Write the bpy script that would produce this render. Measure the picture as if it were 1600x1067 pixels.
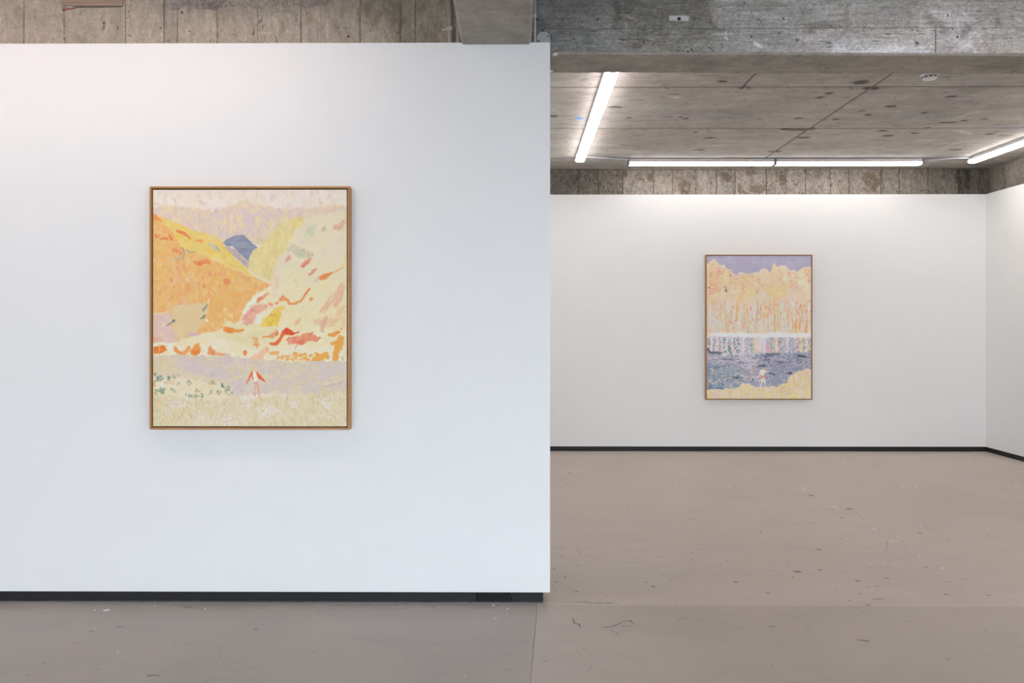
import bpy, bmesh, math, random
import numpy as np
from mathutils import Vector

for o in list(bpy.data.objects): bpy.data.objects.remove(o, do_unlink=True)
scene = bpy.context.scene
COL = scene.collection

# ---------------------------------------------------------------- camera
F = 1220.0; HOR = 506.0; EYE = 1.49; YAW = 0.0066
cam_d = bpy.data.cameras.new('camera'); cam = bpy.data.objects.new('camera', cam_d); COL.objects.link(cam)
cam_d.sensor_width = 36; cam_d.lens = 36*F/1600; cam_d.shift_y = -(533.5-HOR)/1600
cam_d.clip_start = .05; cam_d.clip_end = 200
cam.location = (0, 0, EYE); cam.rotation_euler = (math.pi/2, 0, YAW)
scene.camera = cam

# ---------------------------------------------------------------- world: soft overcast daylight behind the front windows
W = bpy.data.worlds.new('overcast_sky'); scene.world = W; W.use_nodes = True
bg = W.node_tree.nodes['Background']; bg.inputs[0].default_value = (.78, .885, 1.0, 1); bg.inputs[1].default_value = SKY = 5.1

# ---------------------------------------------------------------- exposure and view
vs = scene.view_settings
scene.display_settings.display_device = 'sRGB'
vs.view_transform = 'Standard'; vs.look = 'None'; vs.gamma = 1.0; vs.use_curve_mapping = False
vs.exposure = 0.15
LAMP = 17.0          # radiance of the batten diffusers
LAMP_BACK = (1.0, .95, .92); LAMP_FRONT = (1.0, .83, .78)

# ---------------------------------------------------------------- helpers
def at(px, py, Y):
    """world point on the plane y = Y seen at photo pixel px, py"""
    u = (px-800)/F; v = (HOR-py)/F
    dx = -math.sin(YAW)+math.cos(YAW)*u; dy = math.cos(YAW)+math.sin(YAW)*u
    t = Y/dy
    return Vector((dx*t, Y, EYE+v*t))
def atz(px, py, Z):
    u = (px-800)/F; v = (HOR-py)/F
    dx = -math.sin(YAW)+math.cos(YAW)*u; dy = math.cos(YAW)+math.sin(YAW)*u
    t = (Z-EYE)/v
    return Vector((dx*t, dy*t, Z))
def link(o, parent=None):
    COL.objects.link(o)
    if parent is not None: o.parent = parent
    return o
def empty(name, loc=(0, 0, 0)):
    o = bpy.data.objects.new(name, None); o.location = loc; o.empty_display_size = .05
    return link(o)
def tag(o, label, cat, group=None):
    o['label'] = label; o['category'] = cat
    if group: o['group'] = group
    return o
def struct(o, label=None, cat=None):
    o['kind'] = 'structure'
    if label: o['label'] = label
    if cat: o['category'] = cat
    return o
def mesh_obj(name, bm, mat, parent=None, smooth=False, origin=None):
    me = bpy.data.meshes.new(name)
    if origin is not None: bmesh.ops.translate(bm, verts=bm.verts, vec=-Vector(origin))
    bmesh.ops.recalc_face_normals(bm, faces=bm.faces)
    bm.to_mesh(me); bm.free()
    if mat: me.materials.append(mat)
    if smooth:
        for p in me.polygons: p.use_smooth = True
    o = bpy.data.objects.new(name, me)
    if origin is not None: o.location = origin
    return link(o, parent)
def add_box(bm, a, b, bev=0.0, seg=1):
    (x0, y0, z0), (x1, y1, z1) = a, b
    vs_ = [bm.verts.new(p) for p in ((x0,y0,z0),(x1,y0,z0),(x1,y1,z0),(x0,y1,z0),(x0,y0,z1),(x1,y0,z1),(x1,y1,z1),(x0,y1,z1))]
    fs = [bm.faces.new([vs_[i] for i in q]) for q in ((0,3,2,1),(4,5,6,7),(0,1,5,4),(1,2,6,5),(2,3,7,6),(3,0,4,7))]
    if bev:
        es = list({e for f in fs for e in f.edges})
        bmesh.ops.bevel(bm, geom=es, offset=bev, segments=seg, affect='EDGES', profile=.6)
    return vs_
def box(name, a, b, mat, parent=None, bev=0.0, seg=1):
    bm = bmesh.new()
    a2 = [min(p, q) for p, q in zip(a, b)]; b2 = [max(p, q) for p, q in zip(a, b)]
    add_box(bm, a2, b2, bev, seg)
    return mesh_obj(name, bm, mat, parent)
def prism(name, pts, axis, lo, hi, mat, parent=None, bev=0.0):
    """extrude a 2-D outline along axis 'x', 'y' or 'z'"""
    bm = bmesh.new()
    def P(p, t):
        return {'x': (t, p[0], p[1]), 'y': (p[0], t, p[1]), 'z': (p[0], p[1], t)}[axis]
    a = [bm.verts.new(P(p, lo)) for p in pts]; b = [bm.verts.new(P(p, hi)) for p in pts]
    n = len(pts)
    bm.faces.new(a); bm.faces.new(b[::-1])
    for i in range(n): bm.faces.new((a[i], a[(i+1) % n], b[(i+1) % n], b[i]))
    bmesh.ops.recalc_face_normals(bm, faces=bm.faces)
    if bev: bmesh.ops.bevel(bm, geom=list(bm.edges), offset=bev, segments=1, affect='EDGES')
    return mesh_obj(name, bm, mat, parent)
def lathe(bm, prof, origin, axis, n=24):
    """revolve (radius, height) pairs about an axis through origin"""
    ax = Vector(axis).normalized(); t = Vector((0, 0, 1)) if abs(ax.z) < .9 else Vector((1, 0, 0))
    e1 = ax.cross(t).normalized(); e2 = ax.cross(e1); o = Vector(origin)
    rings = []
    for r, h in prof:
        if r < 1e-6: rings.append([bm.verts.new(o+ax*h)])
        else: rings.append([bm.verts.new(o+ax*h+e1*r*math.cos(2*math.pi*i/n)+e2*r*math.sin(2*math.pi*i/n)) for i in range(n)])
    for A, B in zip(rings, rings[1:]):
        for i in range(n):
            j = (i+1) % n
            q = [A[i % len(A)], A[j % len(A)], B[j % len(B)], B[i % len(B)]]
            q2 = [v for k, v in enumerate(q) if v not in q[:k]]
            if len(q2) > 2: bm.faces.new(q2)
    for R in (rings[0], rings[-1]):
        if len(R) > 2: bm.faces.new(R)
def tube(bm, pts, r, n=10):
    P = [Vector(p) for p in pts]; rings = []
    for i, p in enumerate(P):
        d = (P[min(i+1, len(P)-1)]-P[max(i-1, 0)]).normalized()
        t = Vector((0, 0, 1)) if abs(d.z) < .9 else Vector((1, 0, 0))
        e1 = d.cross(t).normalized(); e2 = d.cross(e1)
        rings.append([bm.verts.new(p+e1*r*math.cos(2*math.pi*k/n)+e2*r*math.sin(2*math.pi*k/n)) for k in range(n)])
    for A, B in zip(rings, rings[1:]):
        for k in range(n): bm.faces.new((A[k], A[(k+1) % n], B[(k+1) % n], B[k]))
    bm.faces.new(rings[0]); bm.faces.new(rings[-1])

# ---------------------------------------------------------------- materials
def new_mat(name):
    m = bpy.data.materials.new(name); m.use_nodes = True
    nt = m.node_tree; return m, nt, nt.nodes['Principled BSDF']
class NT:
    def __init__(s, nt): s.nt = nt
    def n(s, t, **kw):
        nd = s.nt.nodes.new(t)
        for k, v in kw.items(): setattr(nd, k, v)
        return nd
    def l(s, a, b): s.nt.links.new(a, b)
    def pos(s, sc=(1, 1, 1), off=(0, 0, 0)):
        g = s.n('ShaderNodeNewGeometry'); m = s.n('ShaderNodeMapping')
        m.inputs['Scale'].default_value = sc; m.inputs['Location'].default_value = off
        s.l(g.outputs['Position'], m.inputs['Vector']); return m.outputs[0]
    def noise(s, vec, scale, detail=4, rough=.6, dist=0.0):
        nd = s.n('ShaderNodeTexNoise'); nd.inputs['Scale'].default_value = scale; nd.inputs['Detail'].default_value = detail
        nd.inputs['Roughness'].default_value = rough; nd.inputs['Distortion'].default_value = dist
        s.l(vec, nd.inputs['Vector']); return nd.outputs['Fac']
    def ramp(s, fac, stops):
        r = s.n('ShaderNodeValToRGB'); e = r.color_ramp.elements
        while len(e) < len(stops): e.new(.5)
        for el, (p, c) in zip(e, stops):
            el.position = p; el.color = (c, c, c, 1) if isinstance(c, (int, float)) else (*c, 1)
        s.l(fac, r.inputs[0]); return r.outputs[0]
    def mix(s, fac, a, b, mode='MIX'):
        m = s.n('ShaderNodeMix', data_type='RGBA', blend_type=mode)
        for sock, v in ((m.inputs[0], fac), (m.inputs[6], a), (m.inputs[7], b)):
            if isinstance(v, (int, float)): sock.default_value = v
            elif isinstance(v, tuple): sock.default_value = (*v, 1)
            else: s.l(v, sock)
        return m.outputs[2]
    def math(s, op, a, b=0.0):
        m = s.n('ShaderNodeMath', operation=op)
        for sock, v in ((m.inputs[0], a), (m.inputs[1], b)):
            if isinstance(v, (int, float)): sock.default_value = v
            else: s.l(v, sock)
        return m.outputs[0]
    def bump(s, h, strength, dist, target):
        b = s.n('ShaderNodeBump'); b.inputs['Strength'].default_value = strength; b.inputs['Distance'].default_value = dist
        s.l(h, b.inputs['Height']); s.l(b.outputs[0], target)

def plain(name, col, rough=.5, metal=0.0, var=.04, scale=30):
    m, nt, p = new_mat(name); g = NT(nt)
    n = g.noise(g.pos(), scale, 3)
    f = g.ramp(n, [(.3, 1-var), (.7, 1+var)])
    g.l(g.mix(1.0, col, f, 'MULTIPLY'), p.inputs['Base Color'])
    p.inputs['Roughness'].default_value = rough; p.inputs['Metallic'].default_value = metal
    return m

def concrete(name, dark, light, grain=(1, 1, 1), stain=.5, pores=.5, scale=1.0, rnd=.16, off=(0, 0, 0), streak=.5, dirt=(.35, .32, .28), blot=.35, paint=0.0):
    """cast concrete: board grain along one axis, cloudy stains, dark blotches, chips and pin holes"""
    m, nt, p = new_mat(name); g = NT(nt)
    v0 = g.pos(off=off); vg = g.pos(sc=grain, off=off)
    cloud = g.noise(v0, 1.5*scale, 6, .62, .6)
    gr = g.noise(vg, 7*scale, 8, .7, .8)
    mott = g.noise(v0, 11*scale, 6, .72, .4)
    fine = g.noise(v0, 70*scale, 3, .7)
    if paint:
        at_ = g.n('ShaderNodeAttribute', attribute_name='paint')
        base = at_.outputs['Color']
    else:
        base = g.mix(g.ramp(gr, [(.32, 0.0), (.68, 1.0)]), dark, light)
    oi = g.n('ShaderNodeObjectInfo')
    rv = g.math('ADD', g.math('MULTIPLY', oi.outputs['Random'], rnd), 1-rnd*.5)
    base = g.mix(1.0, base, g.ramp(cloud, [(.28, 1-stain*.5), (.5, 1.0), (.72, 1+stain*.25)]), 'MULTIPLY')
    base = g.mix(streak, base, g.ramp(g.noise(vg, 24*scale, 5, .65), [(.3, .78), (.5, 1.0), (.7, 1.12)]), 'MULTIPLY')
    base = g.mix(.8, base, g.ramp(mott, [(.3, .82), (.5, 1.0), (.7, 1.14)]), 'MULTIPLY')
    base = g.mix(.5, base, g.ramp(fine, [(.3, .85), (.7, 1.12)]), 'MULTIPLY')
    bl = g.noise(vg, 3.6*scale, 8, .74, .8)
    base = g.mix(g.math('MULTIPLY', g.ramp(bl, [(.57, 0.0), (.64, 1.0)]), blot), base, dirt)
    # small dark chips in loose fields
    ch = g.noise(vg, 30*scale, 3, .55, .3)
    fld = g.ramp(g.noise(v0, 2.6*scale, 3, .6), [(.44, 0.0), (.6, 1.0)])
    base = g.mix(g.math('MULTIPLY', g.math('MULTIPLY', g.ramp(ch, [(.63, 0.0), (.68, 1.0)]), fld), min(1, pores*1.1)), base, tuple(c*.7 for c in dirt))
    vo = g.n('ShaderNodeTexVoronoi'); vo.inputs['Scale'].default_value = 16*scale; g.l(v0, vo.inputs['Vector'])
    sp = g.n('ShaderNodeSeparateColor'); g.l(vo.outputs['Color'], sp.inputs[0])
    rad = g.math('MULTIPLY', g.math('MAXIMUM', g.math('SUBTRACT', sp.outputs[0], .6), 0.0), .36)
    hole = g.math('LESS_THAN', g.math('ADD', vo.outputs['Distance'], g.math('MULTIPLY', g.math('SUBTRACT', fine, .5), .08)), rad)
    base = g.mix(g.math('MULTIPLY', hole, pores), base, (.06, .055, .05))
    c = g.n('ShaderNodeVectorMath', operation='SCALE'); g.l(base, c.inputs[0]); g.l(rv, c.inputs['Scale'])
    g.l(c.outputs[0], p.inputs['Base Color'])
    p.inputs['Roughness'].default_value = .85; p.inputs['Specular IOR Level'].default_value = .3
    h = g.math('SUBTRACT', g.math('ADD', mott, g.math('MULTIPLY', fine, .5)), g.math('MULTIPLY', hole, .8))
    g.bump(h, .3, .006, p.inputs['Normal'])
    return m

M = {}
M['wall'] = plain('white_wall_paint', (.86, .86, .85), .75, var=.006, scale=4)
M['conc_lintel'] = concrete('board_marked_beam_concrete', (.36,.355,.34), (.50,.495,.475), (.35, 1, 2.0), .5, .7, rnd=.05, streak=.5, dirt=(.2,.19,.17), blot=.4, off=(3.1,.4,.2))
M['conc_lintel_stained_shaded'] = concrete('stained_shaded_beam_concrete', (0,0,0), (0,0,0), (.3, 1, 2.4), .25, .8, rnd=.03, streak=.45, dirt=(.2,.19,.17), blot=.12, off=(3.1,.4,.2), paint=1)
M['conc_soffit'] = concrete('smooth_beam_soffit_concrete', (.31,.285,.25), (.42,.39,.345), (.5, 1, 1), .6, .45, streak=.3, dirt=(.2,.18,.15), blot=.3)
M['conc_ceiling'] = concrete('plywood_cast_ceiling_concrete', (.42,.38,.345), (.53,.485,.44), (.45, 1.2, 1), .5, .85, rnd=.10, streak=.3, dirt=(.25,.215,.18), blot=.35, scale=.8, off=(1.7,2.2,0))
M['conc_front'] = concrete('vertical_board_concrete', (.42,.365,.30), (.58,.51,.43), (1.3, 1, .5), .6, .9, rnd=.16, streak=.35, dirt=(.30,.25,.19), blot=.4)
M['conc_back'] = concrete('stained_board_concrete', (.26,.235,.205), (.42,.38,.335), (1.3, 1, .7), .7, .9, rnd=.28, streak=.5, dirt=(.13,.11,.085), blot=.9, scale=1.35, off=(.6,0,.3))
M['conc_front_stained'] = concrete('stained_vertical_board_concrete', (0,0,0), (0,0,0), (1.3, 1, .5), .35, .9, rnd=.05, streak=.4, dirt=(.26,.22,.17), blot=.2, paint=1)
M['conc_back_stained_shaded'] = concrete('heavily_stained_shaded_board_concrete', (0,0,0), (0,0,0), (1.3, 1, .7), .3, .9, rnd=.05, streak=.5, dirt=(.13,.11,.085), blot=.35, scale=1.3, paint=1)
M['conc_ceiling_stained'] = concrete('marked_ceiling_concrete', (0,0,0), (0,0,0), (.4, 1.2, 1), .45, .7, rnd=.08, streak=.35, dirt=(.24,.205,.17), blot=.22, scale=.8, off=(1.7,2.2,0), paint=1)
M['conc_gap'] = plain('dark_joint_concrete', (.17,.15,.125), .95, var=.2)  # plain dark bed behind the joints of slabs, panels and boards
M['conc_rough'] = concrete('rough_hacked_concrete', (.24,.215,.20), (.52,.47,.43), (1, 1, 1), .5, 1.0, scale=2.4, streak=.8, dirt=(.12,.105,.095), blot=.5)
M['black_base'] = plain('black_plinth_lacquer', (.010,.009,.011), .6, var=.3)
M['black_matte'] = plain('matt_black_tape', (.006,.005,.005), .8, var=.3)
M['sealant'] = plain('grey_floor_sealant', (.20,.205,.215), .6, var=.2)
M['oak'] = None
M['housing'] = plain('white_enamelled_metal', (.72,.72,.74), .4, var=.01)
M['cap'] = plain('pale_grey_plastic', (.22,.22,.25), .5, var=.02)
M['plastic'] = plain('white_plastic', (.80,.80,.82), .45, var=.01)
M['pipe'] = plain('pale_painted_pipe', (.50,.48,.45), .5, var=.08)
M['pipe_white'] = plain('white_conduit', (.62,.62,.66), .4, var=.04)
M['metal'] = plain('galvanised_steel', (.72,.72,.73), .4, .3, var=.12, scale=60)
M['screw'] = plain('dark_screw_head', (.03,.03,.035), .5, .3)
M['blackmetal'] = plain('black_metal', (.008,.007,.008), .5, var=.1)
M['linen'] = plain('raw_canvas_edge', (.62,.57,.50), .9)
M['backing'] = plain('dark_frame_rebate', (.035,.02,.018), .8, var=.2)

def emission(name, col, strength):
    m, nt, p = new_mat(name)
    p.inputs['Base Color'].default_value = (.8, .8, .8, 1)
    p.inputs['Emission Color'].default_value = (*col, 1); p.inputs['Emission Strength'].default_value = strength
    return m
M['tube_back'] = emission('lit_diffuser_back_wall', LAMP_BACK, LAMP*.60)
M['tube_side'] = emission('lit_diffuser_side_lines', LAMP_BACK, LAMP*1.08)
M['tube_front'] = emission('lit_diffuser_front_room', LAMP_FRONT, LAMP*.95)

def wood(name, dark, light, along):
    m, nt, p = new_mat(name); g = NT(nt)
    sc = {'x': (3, 60, 60), 'z': (60, 60, 3)}[along]
    n = g.noise(g.pos(sc=sc), 1.0, 5, .6, .5)
    g.l(g.mix(g.ramp(n, [(.3, 0.0), (.7, 1.0)]), dark, light), p.inputs['Base Color'])
    p.inputs['Roughness'].default_value = .5
    return m
M['oak_h'] = wood('oak_rail_wood', (.40,.175,.048), (.53,.265,.09), 'x')
M['oak_v'] = wood('oak_stile_wood', (.40,.175,.048), (.53,.265,.09), 'z')
M['timber'] = wood('old_formwork_timber', (.34,.24,.175), (.47,.35,.27), 'x')
M['timber_red'] = wood('split_formwork_timber', (.30,.13,.07), (.42,.22,.13), 'x')

def floor_mat(name, a, b):
    m, nt, p = new_mat(name); g = NT(nt)
    v = g.pos(); vx = g.pos(sc=(.45, 1.0, 1))
    big = g.noise(v, .55, 5, .55, .6); mid = g.noise(vx, 3.2, 6, .65, .4); fine = g.noise(v, 45, 4, .7)
    base = g.mix(g.ramp(big, [(.3, 0.0), (.7, 1.0)]), a, b)
    base = g.mix(1.0, base, g.ramp(mid, [(.3, .90), (.5, 1.0), (.72, 1.07)]), 'MULTIPLY')
    base = g.mix(.5, base, g.ramp(fine, [(.3, .90), (.7, 1.08)]), 'MULTIPLY')
    # small chips
    sc = g.noise(g.pos(sc=(.6, 1.4, 1)), 9, 3, .5, .3); zone = g.noise(v, .9, 2, .5)
    chip = g.math('MULTIPLY', g.ramp(sc, [(.70, 0.0), (.73, 1.0)]), g.ramp(zone, [(.45, 0.0), (.6, .75)]))
    base = g.mix(chip, base, (.15, .13, .11))
    # hairline crazing
    vo = g.n('ShaderNodeTexVoronoi', feature='DISTANCE_TO_EDGE'); vo.inputs['Scale'].default_value = 1.25
    wv = g.n('ShaderNodeVectorMath', operation='ADD')
    nn = g.n('ShaderNodeTexNoise'); nn.inputs['Scale'].default_value = 3.5; nn.inputs['Detail'].default_value = 5; g.l(v, nn.inputs['Vector'])
    s2 = g.n('ShaderNodeVectorMath', operation='SCALE'); s2.inputs['Scale'].default_value = .5; g.l(nn.outputs['Color'], s2.inputs[0])
    g.l(v, wv.inputs[0]); g.l(s2.outputs[0], wv.inputs[1]); g.l(wv.outputs[0], vo.inputs['Vector'])
    cr = g.math('MULTIPLY', g.ramp(vo.outputs['Distance'], [(0.0, 1.0), (.006, 0.0)]), g.ramp(g.noise(v, 1.1, 2), [(.5, 0.0), (.62, .35)]))
    base = g.mix(cr, base, (.17, .15, .13))
    g.l(base, p.inputs['Base Color'])
    g.l(g.ramp(mid, [(.3, .42), (.7, .58)]), p.inputs['Roughness'])
    p.inputs['Specular IOR Level'].default_value = .35
    g.bump(g.math('ADD', mid, g.math('MULTIPLY', fine, .15)), .08, .01, p.inputs['Normal'])
    return m
M['floor_grey'] = floor_mat('worn_grey_screed', (.372,.328,.296), (.418,.372,.335))
M['floor_mid'] = floor_mat('worn_front_screed', (.418,.360,.317), (.470,.408,.362))
M['floor_warm'] = floor_mat('worn_warm_screed', (.50,.43,.375), (.55,.475,.415))
M['fleck'] = plain('dried_white_paint', (.75,.73,.70), .7, var=.05)
M['hairline'] = plain('hairline_floor_crack', (.27,.235,.205), .95, var=.1)
M['crack'] = plain('dark_floor_crack', (.17,.148,.13), .95, var=.1)
# ----------------------------------------------------------------------------
# PAINTED CANVASES: brush work laid down stroke by stroke into per-vertex paint colours
# ----------------------------------------------------------------------------
class Canvas:
    """A rectangle of paint; x, y run in canvas units (x right, y down)."""
    def __init__(s, x0, y0, x1, y1, res, seed):
        s.x0, s.y0, s.x1, s.y1, s.res = x0, y0, x1, y1, res
        s.W = int(round((x1-x0)*res))+1; s.H = int(round((y1-y0)*res))+1
        s.rng = np.random.default_rng(seed)
        s.X, s.Y = np.meshgrid(np.linspace(x0, x1, s.W), np.linspace(y0, y1, s.H))
        s.img = np.zeros((s.H, s.W, 3)); s.hgt = np.zeros((s.H, s.W))
        s.na = s.fbm(5, 5); s.nb = s.fbm(5, 5); s.nf = s.fbm(1.6, 1.6, 2); s.nc = s.fbm(14, 14)
    def noise(s, sx, sy):
        gw = int((s.x1-s.x0)/sx)+3; gh = int((s.y1-s.y0)/sy)+3
        g = s.rng.random((gh, gw))
        u = (s.X[0]-s.x0)/sx; v = (s.Y[:, 0]-s.y0)/sy
        iu = u.astype(int); iv = v.astype(int); fu = u-iu; fv = v-iv
        fu = fu*fu*(3-2*fu); fv = (fv*fv*(3-2*fv))[:, None]
        a = g[np.ix_(iv, iu)]; b = g[np.ix_(iv, iu+1)]; c = g[np.ix_(iv+1, iu)]; d = g[np.ix_(iv+1, iu+1)]
        return (a*(1-fu)+b*fu)*(1-fv)+(c*(1-fu)+d*fu)*fv
    def fbm(s, sx, sy, o=3):
        t = 0; a = 1; w = 0
        for k in range(o):
            t = t+a*s.noise(sx/2**k, sy/2**k); w += a; a *= .55
        t = t/w
        return (t-t.mean())/(t.std()+1e-6)
    def box(s, xa, ya, xb, yb):
        i0 = max(0, int((xa-s.x0)*s.res)); i1 = min(s.W, int((xb-s.x0)*s.res)+2)
        j0 = max(0, int((ya-s.y0)*s.res)); j1 = min(s.H, int((yb-s.y0)*s.res)+2)
        return (slice(j0, j1), slice(i0, i1)) if i1 > i0 and j1 > j0 else None
    def put(s, b, al, col, h=0.0):
        c = np.array(col)/255.0
        if c.ndim == 1: c = c[None, None, :]
        s.img[b] = s.img[b]*(1-al[..., None])+c*al[..., None]
        if h: s.hgt[b] = s.hgt[b]*(1-al)+h*al
    def mask(s, pts, warp=1.0, soft=.7):
        P = np.array(pts, float); m = 6+warp*3
        b = s.box(P[:, 0].min()-m, P[:, 1].min()-m, P[:, 0].max()+m, P[:, 1].max()+m)
        if b is None: return None, None
        x = s.X[b]+s.na[b]*warp; y = s.Y[b]+s.nb[b]*warp
        ins = np.zeros(x.shape, bool); dm = np.full(x.shape, 1e9)
        for (ax, ay), (bx_, by_) in zip(P, np.roll(P, -1, 0)):
            cond = ((ay > y) != (by_ > y))
            with np.errstate(divide='ignore', invalid='ignore'):
                xi = (bx_-ax)*(y-ay)/(by_-ay)+ax
            ins ^= cond & (x < xi)
            ex, ey = bx_-ax, by_-ay; L = ex*ex+ey*ey+1e-9
            t = np.clip(((x-ax)*ex+(y-ay)*ey)/L, 0, 1)
            dm = np.minimum(dm, np.hypot(x-ax-t*ex, y-ay-t*ey))
        sd = np.where(ins, dm, -dm)
        return b, np.clip(sd/soft*.5+.5, 0, 1)
    def poly(s, pts, col, warp=1.0, soft=.7, a=1.0, var=3.5, vs=(6, 6), h=.3):
        b, m = s.mask(pts, warp, soft)
        if b is None: return
        n = (s.fbm(*vs)[b])[..., None]*var*np.array([1, 1, .8])
        s.put(b, m*a, np.clip(np.array(col)+n, 0, 255), h)
    def blend(s, pts, cols, sx=6, sy=6, warp=1.0, soft=.7, a=1.0, sharp=2.0):
        """fill a shape with interlocking patches of several paints"""
        b, m = s.mask(pts, warp, soft)
        if b is None: return
        best = None; num = 0; den = 0
        for c in cols:
            wgt = c[3] if len(c) > 3 else 0.0
            e = np.exp(np.clip((s.fbm(sx, sy)[b]+wgt)*sharp, -20, 20))
            num = num+e[..., None]*np.array(c[:3], float); den = den+e[..., None]
        s.put(b, m*a, num/den+s.nf[b][..., None]*.7, .3)
    def stroke(s, pts, w, col, a=1.0, warp=.8, soft=.6, dry=0.0, h=1.0):
        P = np.array(pts, float); w = np.broadcast_to(np.array(w, float), (len(P),)); m = w.max()+3+warp*2
        b = s.box(P[:, 0].min()-m, P[:, 1].min()-m, P[:, 0].max()+m, P[:, 1].max()+m)
        if b is None: return
        x = s.X[b]+s.na[b]*warp*.5+s.nf[b]*warp*.35; y = s.Y[b]+s.nb[b]*warp*.5
        sd = np.full(x.shape, -1e9)
        for k in range(max(1, len(P)-1)):
            A = P[k]; B = P[min(k+1, len(P)-1)]; e = B-A; L = e@e+1e-9
            t = np.clip(((x-A[0])*e[0]+(y-A[1])*e[1])/L, 0, 1)
            r = (w[k]*(1-t)+w[min(k+1, len(P)-1)]*t)/2
            sd = np.maximum(sd, r-np.hypot(x-A[0]-t*e[0], y-A[1]-t*e[1]))
        al = np.clip(sd/soft*.5+.5, 0, 1)*a
        if dry: al = al*np.clip(1-dry*np.clip(s.nf[b]-.2, 0, 1)*1.5, 0, 1)
        s.put(b, al, np.clip(np.array(col)+s.nf[b][..., None]*2.5, 0, 255), h)
    def dab(s, x, y, l, w, ang, col, a=1.0, rag=.35):
        R = max(l, w)/2+1
        b = s.box(x-R, y-R, x+R, y+R)
        if b is None: return
        c, n = math.cos(ang), math.sin(ang); dx = s.X[b]-x; dy = s.Y[b]-y
        u = (dx*c+dy*n)/(l/2); v = (-dx*n+dy*c)/(w/2)
        d = np.sqrt(u*u+v*v)+s.nf[b]*rag*.4*min(1.0, 5.0/max(l, w))
        s.put(b, np.clip((1.05-d)*max(1.2, w*.9), 0, 1)*a, col, .8)
    def dabs(s, pts, n, cols, l, w, ang=0.0, jit=.2, a=(.5, 1.0), rag=.35, keep=None, cj=6):
        """many brush dabs inside a shape"""
        P = np.array(pts, float); r = s.rng
        for _ in range(n):
            for _t in range(12):
                x = r.uniform(P[:, 0].min(), P[:, 0].max()); y = r.uniform(P[:, 1].min(), P[:, 1].max())
                ins = False
                for (ax, ay), (bx_, by_) in zip(P, np.roll(P, -1, 0)):
                    if (ay > y) != (by_ > y) and x < (bx_-ax)*(y-ay)/(by_-ay)+ax: ins = not ins
                if ins and (keep is None or keep(x, y)): break
            else: continue
            c = np.array(cols[r.integers(len(cols))][:3])+r.normal(0, cj, 3)*np.array([1, .9, 1])
            s.dab(x, y, r.uniform(*l), r.uniform(*w), ang+r.normal(0, jit), np.clip(c, 0, 255), r.uniform(*a), rag)

def rect(a, b, c, d): return [(a, b), (c, b), (c, d), (a, d)]

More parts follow.
